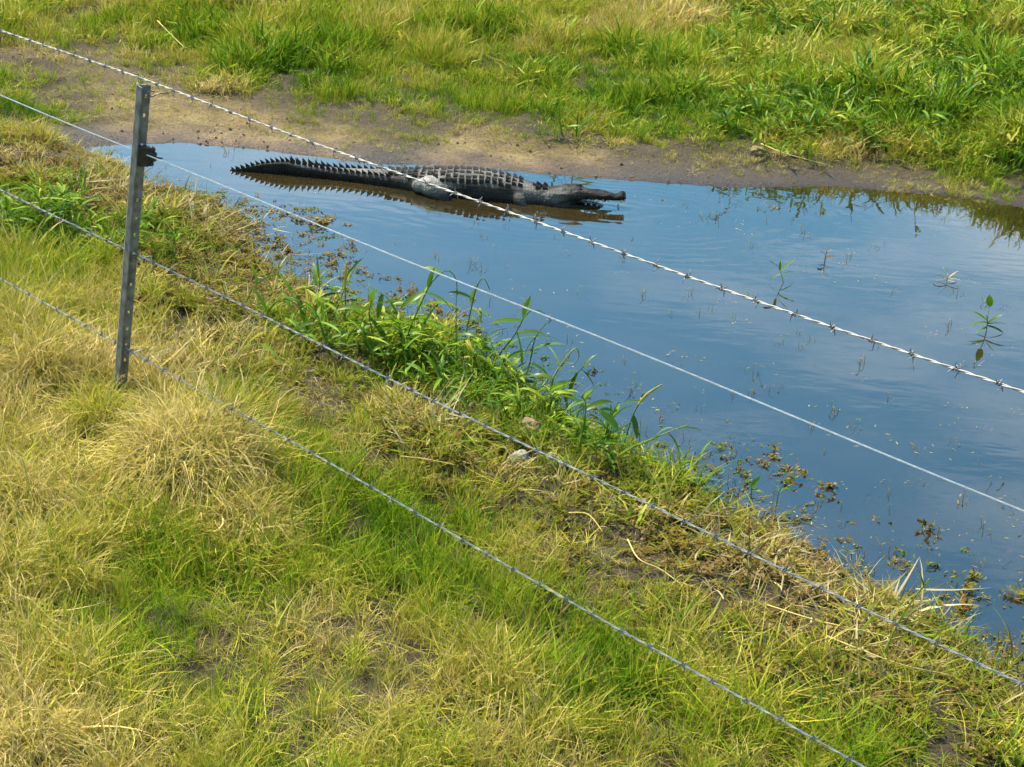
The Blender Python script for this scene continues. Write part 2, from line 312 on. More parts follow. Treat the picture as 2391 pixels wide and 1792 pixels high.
M_SCUTE = surf_material('scute_horn', (.008, .0066, .0045), (.040, .035, .026), 30, .6, 0, .5, dist=.004, spec=.15)
M_EYE = surf_material('crocodile_eye', (.02, .017, .006), (.05, .04, .012), 20, .12)
M_TOOTH = surf_material('tooth', (.26, .24, .18), (.40, .37, .29), 40, .4)
CROC_Y = 11.27
# spine stations: x, centre y, half width, top z, bottom z
ST = np.array([(-2.145,11.33,.008,.010,-.015),(-2.06,11.34,.014,.024,-.05),(-1.92,11.36,.022,.066,-.06),(-1.75,11.37,.032,.092,-.07),(-1.62,11.37,.045,.078,-.08),(-1.43,11.37,.066,.068,-.09),(-1.22,11.36,.088,.074,-.10),(-.94,11.335,.128,.096,-.12),
 (-.75,11.305,.168,.122,-.13),(-.58,11.285,.192,.142,-.14),(-.36,11.265,.208,.160,-.14),(-.20,11.25,.196,.150,-.13),(-.09,11.235,.168,.132,-.12),(0,11.215,.136,.116,-.11),(.08,11.195,.118,.106,-.10),(.17,11.18,.112,.100,-.09)])
def station(x): return [np.interp(x, ST[:, 0], ST[:, k]) for k in range(1, 5)]
def smooth_station(x):
    return np.mean([station(x + d) for d in (-.05, -.025, 0, .025, .05)], 0) if -2.05 < x < .1 else np.array(station(x))
def surf(x, a):
    """body surface at x; a = angle from straight up, positive towards the camera side"""
    yc, hw, zt, zb = smooth_station(x); zc = zt - min(hw * .62, (zt - zb) * .5)
    s, c = math.sin(a), math.cos(a); e = .8
    y = yc - hw * math.copysign(abs(s) ** e, s); z = zc + ((zt - zc) if c > 0 else (zc - zb)) * math.copysign(abs(c) ** e, c)
    return np.array([x, y, z])
def loft(rings):
    v, f = [], []; n = len(rings[0])
    for r in rings: v += [tuple(p) for p in r]
    for i in range(len(rings) - 1):
        for k in range(n): f.append((i * n + k, i * n + (k + 1) % n, (i + 1) * n + (k + 1) % n, (i + 1) * n + k))
    f.append(tuple(range(n - 1, -1, -1))); f.append(tuple(range(len(v) - n, len(v)))); return v, f
parts = [loft([[surf(x, 2 * math.pi * k / 24) for k in range(24)] for x in np.concatenate([np.linspace(-2.145, -1.7, 16), np.linspace(-1.68, .17, 60)])])]
def box_rings(rows, n=20, e=.6):
    R_ = []
    for x, yc, hw, zt, zb in rows:
        zc = (zt + zb) / 2; hz = (zt - zb) / 2; ring = []
        for k in range(n):
            a = 2 * math.pi * k / n; s, c = math.sin(a), math.cos(a)
            ring.append((x, yc - hw * math.copysign(abs(s) ** e, s), zc + hz * math.copysign(abs(c) ** e, c)))
        R_.append(ring)
    return loft(R_)
HY = 11.165
HS = [(.06,11.19,.10,.104,-.07),(.13,HY+.008,.108,.102,-.06),(.20,HY,.112,.104,-.02),(.27,HY,.106,.114,.018),(.33,HY,.092,.120,.036),(.375,HY,.088,.122,.044),(.43,HY,.080,.113,.050),(.50,HY,.073,.107,.052),(.545,HY,.072,.104,.050),(.60,HY,.064,.096,.052),(.635,HY,.057,.092,.054),(.665,HY,.056,.098,.056),(.69,HY,.047,.090,.060),(.705,HY,.028,.080,.066)]
JS = [(.10,HY+.005,.10,.050,-.08),(.18,HY,.106,.050,-.085),(.26,HY,.104,.046,-.075),(.33,HY,.098,.034,-.07),(.38,HY,.090,.026,-.065),(.44,HY,.080,.020,-.062),(.50,HY,.072,.018,-.060),(.535,HY,.062,.006,-.060),(.56,HY,.048,-.012,-.06),(.60,HY,.042,-.016,-.062),(.655,HY,.038,.004,-.060),(.675,HY,.02,-.010,-.05)]
parts += [box_rings(HS), box_rings(JS)]
def ball(c, r, n=12, m_=8):
    v, f = [], []
    for i in range(m_ + 1):
        t = math.pi * (.02 + .96 * i / m_)
        for k in range(n): a = 2 * math.pi * k / n; v.append((c[0] + r[0] * math.sin(t) * math.cos(a), c[1] + r[1] * math.sin(t) * math.sin(a), c[2] + r[2] * math.cos(t)))
    for i in range(m_):
        for k in range(n): f.append((i * n + k, i * n + (k + 1) % n, (i + 1) * n + (k + 1) % n, (i + 1) * n + k))
    f.append(tuple(range(n))); f.append(tuple(range(len(v) - 1, len(v) - n - 1, -1))); return v, f
for sgn in (-1, 1):
    parts.append(ball((.352, HY + sgn * .043, .118), (.040, .024, .026)))            # brow over the eye
    parts.append(ball((.29, HY + sgn * .05, .110), (.05, .03, .018)))                # skull table corner
    parts.append(ball((.676, HY + sgn * .018, .098), (.020, .018, .015)))            # nostril rim
    parts.append(ball((.18, HY + sgn * .085, .02), (.07, .035, .05)))                # jaw muscle
    parts.append(ball((.545, HY + sgn * .050, .062), (.03, .014, .022)))
    s = sgn; yb = 11.29
    parts.append(tube(spline([(-.70, yb + s * .13, .045), (-.665, yb + s * .20, .050), (-.60, yb + s * .245, .012), (-.56, yb + s * .275, -.05), (-.50, yb + s * .29, -.085), (-.42, yb + s * .30, -.10)], 16), [.085 - .003 * i if i < 8 else .06 - (i - 8) * .0035 for i in range(17)], 12))
    for d in (-.05, 0, .05): parts.append(tube([(-.44, yb + s * .30, -.095), (-.37, yb + s * .30 + d * .8, -.105), (-.30, yb + s * .30 + d * 1.5, -.115)], [.018, .014, .006], 6))
    parts.append(ball((-.715, yb + s * .165, .052), (.105, .062, .062)))             # thigh
    parts.append(tube(spline([(-.08, 11.24 + s * .12, .03), (-.05, 11.235 + s * .175, .022), (-.02, 11.23 + s * .195, -.01), (.04, 11.23 + s * .20, -.07)], 10), [.055, .052, .048, .046, .044, .04, .036, .034, .032, .03, .028], 10))
    for d in (-.03, 0, .03): parts.append(tube([(.03, 11.23 + s * .20, -.065), (.10, 11.23 + s * .20 + d, -.085)], [.016, .006], 6))
V, Fc = merge(parts)
tmp = bpy.data.objects.new('tmp', mesh('tmp', V, Fc)); COL.objects.link(tmp)
md = tmp.modifiers.new('r', 'REMESH'); md.mode = 'VOXEL'; md.voxel_size = .0085
md = tmp.modifiers.new('s', 'SMOOTH'); md.factor = .5; md.iterations = 3
dg = bpy.context.evaluated_depsgraph_get(); body_me = bpy.data.meshes.new_from_object(tmp.evaluated_get(dg)); bpy.data.objects.remove(tmp, do_unlink=True)
body_me.name = 'body'; body_me.polygons.foreach_set('use_smooth', [True] * len(body_me.polygons))
n = len(body_me.vertices); co = np.empty(n * 3, np.float32); body_me.vertices.foreach_get('co', co); co = co.reshape(-1, 3)
def blob(c, r): return np.exp(-(((co - np.array(c)) / np.array(r)) ** 2).sum(1))
mud = 1.1 * blob((-.70, 11.09, .07), (.12, .11, .075)) + .55 * blob((-.04, 11.05, .0), (.05, .06, .05)) + .5 * blob((.18, 11.08, .05), (.12, .07, .06)) + .5 * blob((.0, 11.13, .08), (.06, .08, .06)) + .3 * blob((.30, 11.1, .11), (.10, .07, .03)) + .42 * smooth01((co[:, 2] - .085) / .05) * smooth01((co[:, 0] + 1.5) / .5) * smooth01((.02 - co[:, 0]) / .1) + .5 * smooth01((co[:, 2] - .05) / .03) * smooth01((-.9 - co[:, 0]) / .2) * smooth01((co[:, 0] + 1.75) / .1)  # thigh and back terms also paint sunlight into the pale hide colour
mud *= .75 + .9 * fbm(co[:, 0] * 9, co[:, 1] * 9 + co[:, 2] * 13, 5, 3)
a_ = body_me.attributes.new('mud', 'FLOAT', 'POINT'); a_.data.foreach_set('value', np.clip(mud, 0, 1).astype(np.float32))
nz_ = np.stack([fbm(co[:, 0] * 26 + 3 * k, co[:, 1] * 26 + co[:, 2] * 31 + 7 * k, 140 + k, 3) for k in range(3)], 1)
co = co + (nz_ * (.005 + .013 * smooth01((co[:, 0] - .02) / .12))[:, None]).astype(np.float32)
CO = np.array([-.4, 11.25, 0.0])
body_me.vertices.foreach_set('co', (co - CO.astype(np.float32)).ravel()); body_me.update()
croc = empty('crocodile', tuple(CO)); tag(croc, 'large dark grey crocodile lying half submerged with its jaws open', 'crocodile')
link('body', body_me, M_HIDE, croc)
def scute_mesh(name, blade):
    """unit scute, x along the back (towards the tail = -x), z out of the hide"""
    if blade: v = [(.5,-.16,-.25),(.5,.16,-.25),(-.45,.16,-.25),(-.45,-.16,-.25),(.30,-.10,.25),(.30,.10,.25),(-.35,.07,.75),(-.35,-.07,.75),(-.55,0,1.0),(-.42,-.05,.35),(-.42,.05,.35)]; f = [(0,1,5,4),(1,2,10,6,5),(0,4,7,9,3),(4,5,6,7),(6,8,7),(6,10,8),(7,8,9),(8,10,9),(2,3,9,10),(3,2,1,0)]
    else: v = [(.46,-.46,-.2),(.46,.46,-.2),(-.46,.46,-.2),(-.46,-.46,-.2),(.40,-.36,.18),(.40,.36,.18),(-.40,.36,.30),(-.40,-.36,.30),(.30,0,.55),(-.46,0,1.0)]; f = [(0,1,5,4),(1,2,6,5),(2,3,7,9,6),(3,0,4,7),(4,5,8),(5,6,9,8),(4,8,9,7),(3,2,1,0)]
    me = mesh(name, v, f); me.materials.append(M_SCUTE); return me
S_BACK, S_CREST = scute_mesh('back_scute', False), scute_mesh('crest_scute', True)
def put_scute(name, me, p, nrm, sx, sy, sz, yaw=0):
    o = bpy.data.objects.new(name, me); COL.objects.link(o); o.parent = croc
    z = Vector(nrm).normalized(); x = Vector((1, -math.sin(yaw), 0)); x = (x - z * x.dot(z)).normalized(); y = z.cross(x)
    o.matrix_local = Matrix.Translation(Vector(p - CO)) @ Matrix((x, y, z)).transposed().to_4x4() @ Matrix.Diagonal((sx, sy, sz, 1)); return o
def normal(x, a):
    t1 = surf(x + .01, a) - surf(x - .01, a); t2 = surf(x, a + .05) - surf(x, a - .05); n = np.cross(t1, t2); n /= np.linalg.norm(n) + 1e-12
    return n if n @ np.array([0, -math.sin(a), math.cos(a)]) > 0 else -n
for x in np.arange(-.98, -.03, .0465):                                               # plated back
    w = smooth_station(x)[1]; k = 6 if x > -.85 and x < -.1 else 4
    for j in range(k):
        a = (j - (k - 1) / 2) * (.30 if k == 6 else .36) * (1 + .12 * rnd.random()) + rnd.gauss(0, .03)
        put_scute('back_scute', S_BACK, surf(x + rnd.gauss(0, .004), a), normal(x, a) + np.array([rnd.gauss(0, .10), rnd.gauss(0, .10), 0]), .040 * rnd.uniform(.85, 1.08), max(.028, w * .25) * rnd.uniform(.8, 1.05), .013 + .007 * (j in (0, k - 1)) + .008 * rnd.random())
for x in np.arange(-1.70, -.97, .044):                                               # paired tail crest
    u = (x + 1.70) / .73
    for sg in (-1, 1):
        a = sg * (.28 + .55 * u); put_scute('tail_scute', S_CREST, surf(x, a), normal(x, a) * .55 + np.array([rnd.gauss(0, .09), rnd.gauss(0, .09), .6]), .042 * rnd.uniform(.9, 1.1), .030, .043 - .018 * u + .009 * rnd.random())
for i, x in enumerate(np.linspace(-2.125, -1.735, 12)):                              # single tail crest
    put_scute('tail_scute', S_CREST, surf(x, 0), (-.15, 0, 1), .036 if i else .02, .026, .018 + .024 * i / 11 + .006 * rnd.random())
for x, y, r in ((.075, -.045, .034), (.08, .03, .032), (.125, -.05, .034), (.13, .028, .03), (.05, .0, .026), (.10, -.008, .026)):
    put_scute('neck_scute', S_BACK, np.array([x, HY + .01 + y, .106]), (0, y * -2, 1), r * 1.2, r * 1.1, r * .95)
for sg in (-1, 1):
    v, f = ball((0, 0, 0), (.012, .008, .010), 10, 6); o = link('eye', mesh('eye', v, f, True), M_EYE, croc, tuple(np.array([.362, HY + sg * .066, .118]) - CO)); 
tv, tf = tube([(0, 0, .010), (0, 0, -.004), (.001, 0, -.013)], [.010, .006, .001], 6); TOOTH = mesh('tooth', tv, tf, True); TOOTH.materials.append(M_TOOTH)
for x, hw, zt in ((.44, .066, .056), (.475, .062, .057), (.51, .059, .057), (.54, .061, .055), (.575, .052, .060), (.645, .044, .062), (.668, .047, .060), (.69, .042, .063)):
    for sg in (-1, 1): link('tooth', TOOTH, None, croc, tuple(np.array([x, HY + sg * hw * .95, zt]) - CO))
for x, hw, zt in ((.42, .070, .026), (.46, .062, .022), (.50, .058, .018), (.655, .032, .008)):
    for sg in (-1, 1): o = link('tooth', TOOTH, None, croc, tuple(np.array([x, HY + sg * hw * .95, zt]) - CO)); o.rotation_euler = (math.pi, 0, 0); o.scale = (.8, .8, .9)

# ------------------------------------------------------------------ fence
FD = np.array([-.72, .694, 0]); FD /= np.linalg.norm(FD)
PB = np.array([-1.751, 6.561, .2])
POST_AX = Vector(-.235 * FD + np.array([0, 0, 1.48])).normalized()
def slab(width0, width1, z0, z1, th, holes):
    """flat bar along +x from width0 to width1 with rectangular punched holes (x0, x1, z0, z1)"""
    xs = sorted({width0, width1, *[h[0] for h in holes], *[h[1] for h in holes]}); zs = sorted({z0, z1, *[h[2] for h in holes], *[h[3] for h in holes]})
    def solid(i, j):
        if i < 0 or j < 0 or i >= len(xs) - 1 or j >= len(zs) - 1: return False
        cx, cz = (xs[i] + xs[i + 1]) / 2, (zs[j] + zs[j + 1]) / 2
        return not any(h[0] < cx < h[1] and h[2] < cz < h[3] for h in holes)
    v, f, ix = [], [], {}
    def vi(i, j, s):
        if (i, j, s) not in ix: ix[(i, j, s)] = len(v); v.append((xs[i], s * th / 2, zs[j]))
        return ix[(i, j, s)]
    for i in range(len(xs) - 1):
        for j in range(len(zs) - 1):
            if not solid(i, j): continue
            f.append((vi(i, j, -1), vi(i + 1, j, -1), vi(i + 1, j + 1, -1), vi(i, j + 1, -1))); f.append((vi(i, j, 1), vi(i, j + 1, 1), vi(i + 1, j + 1, 1), vi(i + 1, j, 1)))
            for di, dj, a, b in ((-1, 0, (i, j), (i, j + 1)), (1, 0, (i + 1, j + 1), (i + 1, j)), (0, -1, (i + 1, j), (i, j)), (0, 1, (i, j + 1), (i + 1, j + 1))):
                if not solid(i + di, j + dj): f.append((vi(*a, -1), vi(*b, -1), vi(*b, 1), vi(*a, 1)))
    return v, f
HOLES = [1.69 - (y - 185) * .00196 for y in (208, 250, 315, 440, 482, 521, 565, 640, 708, 749, 788, 828, 870)]
hl = [(.030, .039, z - .2 - .007, z - .2 + .007) for z in HOLES]
def turn(vf, ang): c, s = math.cos(ang), math.sin(ang); return [(x * c - y * s, x * s + y * c, z) for x, y, z in vf[0]], vf[1]
e_right = np.array([.966, .257, 0]); g_cam = np.array([.257, -.966, 0])
post = empty('fence_post', tuple(PB)); tag(post, 'leaning dark grey steel fence post with punched holes and black insulator', 'fence post')
zax = POST_AX; xax = Vector(e_right); xax = (xax - zax * xax.dot(zax)).normalized(); yax = zax.cross(xax)
post.matrix_world = Matrix.Translation(Vector(PB)) @ Matrix((xax, yax, zax)).transposed().to_4x4()
for nm, w0, w1, ang, hh in (('punched_flange', .004, .052, math.radians(4), hl), ('front_flange', .002, .035, math.radians(-62), []), ('rear_flange', .002, .034, math.radians(92), [])):
    v, f = turn(slab(w0, w1, -.35, 1.492 - .003 * (nm != 'punched_flange'), .006, hh), ang); o = link(nm, mesh(nm, v, f), M_POST, post)
    bv = o.modifiers.new('bevel', 'BEVEL'); bv.width = .0012; bv.segments = 2; bv.limit_method = 'ANGLE'
def rbox(cx, cy, cz, sx, sy, sz):
    return [(cx + a * sx / 2, cy + b * sy / 2, cz + c * sz / 2) for a in (-1, 1) for b in (-1, 1) for c in (-1, 1)], [(0, 1, 3, 2), (4, 6, 7, 5), (0, 4, 5, 1), (2, 3, 7, 6), (0, 2, 6, 4), (1, 5, 7, 3)]
ZI = 1.387 - .2 + .006                                                                # electric wire height on the post
v, f = merge([rbox(.040, -.012, ZI, .050, .034, .085), rbox(.040, .012, ZI, .046, .012, .06)])
ins = link('insulator', mesh('insulator', v, f), M_BLACK, post); bv = ins.modifiers.new('bevel', 'BEVEL'); bv.width = .005; bv.segments = 2
v, f = merge([ball((.074, -.010, ZI + .030), (.016, .016, .014)), ball((.084, -.010, ZI + .010), (.014, .016, .012)), ball((.084, -.010, ZI - .012), (.014, .016, .010)), ball((.074, -.010, ZI - .032), (.015, .016, .011)), tube([(.057, -.01, ZI + .038), (.076, -.01, ZI), (.057, -.01, ZI - .038)], [.014, .018, .014], 8)])
link('insulator_claw', mesh('insulator_claw', v, f, True), M_BLACK, ins)
v, f = tube(spline([(.062, -.012, ZI + .006), (.10, -.02, ZI), (.118, -.012, ZI - .004)], 8), .004, 6); link('wire_pin', mesh('wire_pin', v, f, True), M_BLACK, ins)
for zz in (.93 - .2, .475 - .2, 1.66 - .2):
    v, f = tube(spline([(.068, .006, zz + .004), (.050, -.012, zz + .012), (.028, -.016, zz - .004), (.05, -.010, zz - .014), (.085, -.004, zz + .002), (.115, .002, zz + .006)], 20), .0028, 6); link('wire_tie', mesh('wire_tie', v, f, True), M_BARB, post)
def post_s(z): return -.235 * (z - .2) / 1.48
def barb_mesh(name, sd):
    r = random.Random(sd); ps = []
    hel = [(math.cos(t) * .0052, -.008 + .016 * t / 12.6, math.sin(t) * .0052) for t in np.linspace(0, 12.6, 30)]; ps.append(tube(hel, .0018, 5))
    for k, y in enumerate((-.008, -.004, .004, .008)):
        a = k * 1.57 + r.uniform(-.5, .5); d = np.array([math.cos(a), r.uniform(-.35, .35), math.sin(a)]); ps.append(tube([np.array([0, y, 0]) + d * .004, np.array([0, y, 0]) + d * .014, np.array([0, y, 0]) + d * .024], [.0018, .0016, .0005], 5))
    me = mesh(name, *merge(ps), True); me.materials.append(M_BARB); return me
BARBS = [barb_mesh('barb', i) for i in range(4)]
WOFF = .034
def strand(zf, r, amp, pitch, phase, s0=-6.4, s1=2.6):
    pts = []; n = int((s1 - s0) / (pitch / 7 if amp else .06)); side = np.array([FD[1], -FD[0], 0])
    for i in range(n + 1):
        s = s0 + (s1 - s0) * i / n; a = 2 * math.pi * s / pitch + phase
        pts.append(PB * [1, 1, 0] + side * WOFF + FD * s + side * (amp * math.cos(a)) + np.array([0, 0, zf(s) + amp * math.sin(a)]))
    return tube(pts, r, 6)
def wobble(k): return lambda s: .004 * math.sin(s * 1.1 + k) + .0025 * math.sin(s * 2.9 + 2 * k)
def sag(z, k, d): return lambda s: z + wobble(k)(s) - d * max(0, 1 - ((s - post_s(z)) / 2.2 + (1 if s < post_s(z) else -1)) ** 2) * .5
def barbed(z, k, label, spacing=.125, phase=0.0, slope=0.0):
    zf0 = sag(z, k, .012); zf = lambda s: zf0(s) + slope * s; root = empty('barbed_wire', tuple(PB * [1, 1, 0] + [0, 0, z])); tag(root, label, 'barbed wire', 'barbed strands of the fence')
    off = np.array([PB[0], PB[1], z])
    for ph in (0, math.pi):
        v, f = strand(zf, .0022, .0020, .10, ph); link('strand', mesh('strand', [np.array(q) - off for q in v], f, True), M_WIRE, root)
    s = -5.6 + phase; i = 0; r = random.Random(k)
    while s < 1.6:
        o = bpy.data.objects.new('barb', BARBS[i % 4]); COL.objects.link(o); o.parent = root; ss = s + r.uniform(-.006, .006)
        o.matrix_local = Matrix.Translation(Vector(FD * ss + np.array([FD[1], -FD[0], 0]) * WOFF + np.array([0, 0, zf(ss) - z]))) @ Matrix.Rotation(math.atan2(FD[1], FD[0]) - math.pi / 2, 4, 'Z') @ Matrix.Rotation(r.uniform(0, 6.28), 4, 'Y'); i += 1; s += spacing
barbed(1.683, 1, 'top strand of pale barbed wire stretched over the pond and crocodile', phase=.03)
barbed(.930, 2, 'middle strand of barbed wire, below the smooth wire, crossing the leafy waterside plants', phase=.06)
barbed(.478, 3, 'lowest strand of grey barbed wire running just above the foreground grass', phase=.0, slope=.0065)
zf = sag(1.385, 5, .006); v, f = strand(zf, .0031, 0, 1, 0); off = np.array([PB[0], PB[1], 1.385])
o = link('smooth_wire', mesh('smooth_wire', [np.array(q) - off for q in v], f, True), M_WHITE, None, tuple(off)); tag(o, 'smooth white electric wire without barbs, held by the black insulator', 'fence wire')

# ------------------------------------------------------------------ vegetation tufts (shared small meshes)
def blades(seed, n, h, hv, spread, lean, curl, w, segs=4, flat=0.0, twist=.6, taper=1.0):
    r = np.random.default_rng(seed); V, Fc, R, T = [], [], [], []
    for i in range(n):
        rad = spread * math.sqrt(r.random()); a0 = r.random() * 6.283; az = r.random() * 6.283 if r.random() < .5 else a0 + r.normal() * .5
        bx, by = rad * math.cos(a0), rad * math.sin(a0); Ln = h * (1 - hv * r.random()); le = lean * (.15 + .85 * r.random()); cu = curl * (.3 + r.random())
        if r.random() < flat: le = 1.25 + r.random() * .3; cu = r.normal() * .15
        ww = w * (.6 + .8 * r.random()); q = r.random(); p = np.array([bx, by, 0.0]); st = Ln / segs; ang = le; k0 = len(V); tw = r.normal() * twist; wob = r.normal() * .35
        if le > 1.2: p[2] = .01 + r.random() * .05
        for s in range(segs + 1):
            u = s / segs; wd = ww * (1 - u ** (1.6 * taper)) * (.55 + .45 * min(u * 4, 1)) * .5
            sa = az + math.pi / 2 + tw * u; side = np.array([math.cos(sa), math.sin(sa), .25 * tw])
            if s == segs: V.append(p.copy()); R.append(q); T.append(1.0)
            else: V += [p - side * wd, p + side * wd]; R += [q, q]; T += [u, u]
            aa = az + wob * u
            p = p + st * np.array([math.sin(ang) * math.cos(aa), math.sin(ang) * math.sin(aa), math.cos(ang)]); ang += cu / segs
            if p[2] < .006: p[2] = .006
        for s in range(segs - 1): Fc.append((k0 + 2 * s, k0 + 2 * s + 1, k0 + 2 * s + 3, k0 + 2 * s + 2))
        Fc.append((k0 + 2 * segs - 2, k0 + 2 * segs - 1, k0 + 2 * segs))
    return V, Fc, R, T
def leaflets(seed, n, spread, hmax, ln, w):
    """low weed: small oval leaves on thin creeping stems"""
    r = np.random.default_rng(seed); V, Fc, R, T = [], [], [], []
    for i in range(n):
        az = r.random() * 6.283; L_ = spread * (.4 + .6 * r.random()); pts = []; hz = hmax * r.random(); k = 4; q0 = r.random()
        for s in range(k + 1):
            u = s / k; pts.append(np.array([math.cos(az + u * .7 * (q0 - .5)) * L_ * u, math.sin(az + u * .7 * (q0 - .5)) * L_ * u, .008 + hz * math.sin(u * 2.2) + r.normal() * .004]))
        for s in range(k):
            a, b = pts[s], pts[s + 1]; sd = np.array([-(b - a)[1], (b - a)[0], 0]); sd = sd / (np.linalg.norm(sd) + 1e-9) * .0016; kk = len(V)
            V += [a - sd, a + sd, b + sd, b - sd]; Fc.append((kk, kk + 1, kk + 2, kk + 3)); R += [.9] * 4; T += [.8] * 4
            for e in range(2):
                la = r.random() * 6.283; up = r.random() * .9; d = np.array([math.cos(la), math.sin(la), up]); d /= np.linalg.norm(d); sv = np.cross(d, [0, 0, 1]); sv /= np.linalg.norm(sv) + 1e-9
                l2 = ln * (.5 + r.random()); w2 = w * (.5 + r.random()) * .5; kk = len(V); q = r.random(); c = b
                V += [c, c + d * l2 * .45 + sv * w2, c + d * l2, c + d * l2 * .45 - sv * w2]; Fc.append((kk, kk + 1, kk + 2, kk + 3)); R += [q] * 4; T += [0, .5, 1, .5]
    return V, Fc, R, T
def tuft_object(name, data, mat):
    V, Fc, R, T = data; me = mesh(name, V, Fc)
    for nm, d in (('rnd', R), ('tip', T)):
        a = me.attributes.new(nm, 'FLOAT', 'POINT'); a.data.foreach_set('value', np.array(d, np.float32))
    me.materials.append(mat); return bpy.data.objects.new(name, me)
def scatter(name, P, rot, scl, idx, tone, sources, label, cat):
    me = bpy.data.meshes.new(name); me.vertices.add(len(P)); me.vertices.foreach_set('co', np.asarray(P, np.float32).ravel())
    for nm, ty, d in (('rot', 'FLOAT_VECTOR', rot), ('scl', 'FLOAT', scl), ('idx', 'INT', idx), ('tone', 'FLOAT', tone)):
        a = me.attributes.new(nm, ty, 'POINT')
        a.data.foreach_set('vector' if ty == 'FLOAT_VECTOR' else 'value', np.asarray(d, np.int32 if ty == 'INT' else np.float32).ravel())
    o = link(name, me); me.materials.append(sources[0].data.materials[0])
    g = bpy.data.node_groups.new(name + '_scatter', 'GeometryNodeTree'); g.interface.new_socket('Geometry', in_out='INPUT', socket_type='NodeSocketGeometry'); g.interface.new_socket('Geometry', in_out='OUTPUT', socket_type='NodeSocketGeometry')
    N = g.nodes.new; lk = g.links.new; gi = N('NodeGroupInput'); go = N('NodeGroupOutput'); ip = N('GeometryNodeInstanceOnPoints'); g2i = N('GeometryNodeGeometryToInstance')
    for s in reversed(sources):
        oi = N('GeometryNodeObjectInfo'); oi.inputs['Object'].default_value = s; oi.inputs['As Instance'].default_value = False; lk(oi.outputs['Geometry'], g2i.inputs[0])
    def na(nm, ty): a = N('GeometryNodeInputNamedAttribute'); a.data_type = ty; a.inputs['Name'].default_value = nm; return a.outputs['Attribute']
    e2r = N('FunctionNodeEulerToRotation'); lk(na('rot', 'FLOAT_VECTOR'), e2r.inputs[0]); lk(e2r.outputs[0], ip.inputs['Rotation'])
    lk(na('scl', 'FLOAT'), ip.inputs['Scale']); lk(na('idx', 'INT'), ip.inputs['Instance Index']); ip.inputs['Pick Instance'].default_value = True
    lk(gi.outputs[0], ip.inputs['Points']); lk(g2i.outputs[0], ip.inputs['Instance']); ri = N('GeometryNodeRealizeInstances'); lk(ip.outputs[0], ri.inputs[0]); lk(ri.outputs[0], go.inputs[0])
    md = o.modifiers.new('scatter', 'NODES'); md.node_group = g
    return tag(o, label, cat, kind='stuff')

NEAR_N = 4
GRASS = [tuft_object('fine_tuft', blades(100 + i, 30, .23, .6, .05, .55, 1.1, .0046, segs=3 if i < 1 else 2), M_GRASS) for i in range(4)] + [tuft_object('fine_tuft', blades(150 + i, 19, .20, .5, .075, .6, 1.0, .0085, segs=2), M_GRASS) for i in range(4)]
STRAW = [tuft_object('straw_tuft', blades(200 + i, 26, .30, .6, .06, .95, 1.5, .0046, segs=4 if i < 2 else 3, flat=.3), M_STRAW) for i in range(4)] + [tuft_object('straw_tuft', blades(250 + i, 18, .26, .6, .08, .8, 1.1, .007, segs=2, flat=.2), M_STRAW) for i in range(4)]
THATCH = [tuft_object('thatch_tuft', blades(300 + i, 18, .20, .6, .10, 1.2, .5, .0045, segs=3, flat=.9), M_STRAW) for i in range(4)] + [tuft_object('thatch_tuft', blades(350 + i, 13, .20, .6, .12, 1.2, .5, .007, segs=2, flat=.9), M_STRAW) for i in range(4)]
BROAD = [tuft_object('broad_tuft', blades(400 + i, 14, .24, .5, .06, .75, 1.5, .013, segs=4, twist=.9), M_BROAD) for i in range(4)] + [tuft_object('broad_tuft', blades(450 + i, 17, .20, .55, .08, .8, 1.5, .0125, segs=2 + (i > 2), twist=.9), M_BROAD) for i in range(4)]
TANGLE = [tuft_object('tangle_tuft', blades(500 + i, 15, .26, .6, .10, 1.15, .9, .009, segs=4, flat=.5, twist=1.2), M_TANGLE) for i in range(8)]
WEED = [tuft_object('weed_tuft', leaflets(600 + i, 5, .10, .05, .025, .013), M_WEED) for i in range(8)]

# ------------------------------------------------------------------ waterside plants
def leaf_mesh(base, direction, length, width, droop, twist, q, mat, fold=.25, segs=7):
    """one lance-shaped blade, folded along its midrib, starting at base"""
    p = Vector(base); d = Vector(direction).normalized(); st = length / segs; V, Fc, R_, T_ = [], [], [], []
    for i in range(segs + 1):
        u = i / segs; side = d.cross(Vector((0, 0, 1)));
        if side.length < .05: side = Vector((1, 0, 0))
        side.normalize(); side = Matrix.Rotation(twist * (.3 + u), 3, d) @ side; up = side.cross(d).normalized()
        w = width * .5 * (math.sin(math.pi * min(.08 + u * .92, 1) ** .75) ** .8 if u < 1 else 0) + .0004
        V += [p - side * w + up * w * fold, p.copy(), p + side * w + up * w * fold]; R_ += [q] * 3; T_ += [u] * 3
        p = p + d * st; d = (d + Vector((0, 0, -droop / segs * (.4 + 1.2 * u)))).normalized()
    for i in range(segs):
        k = i * 3; Fc += [(k, k + 1, k + 4, k + 3), (k + 1, k + 2, k + 5, k + 4)]
    return V, Fc, R_, T_
def attr_mesh(name, V, Fc, R_, T_, off):
    me = mesh(name, [Vector(v) - Vector(off) for v in V], Fc, True)
    for nm, dd in (('rnd', R_), ('tip', T_)):
        a = me.attributes.new(nm, 'FLOAT', 'POINT'); a.data.foreach_set('value', np.array(dd, np.float32))
    return me
def stem_part(root, pts, r0, r1, mat, name='stem', q=.5, n=6, div=14):
    P = spline(pts, div); rad = [r0 + (r1 - r0) * i / div for i in range(div + 1)]; v, f = tube(P, rad, n)
    return link(name, attr_mesh(name, v, f, [q] * len(v), [.5] * len(v), root.location), mat, root)
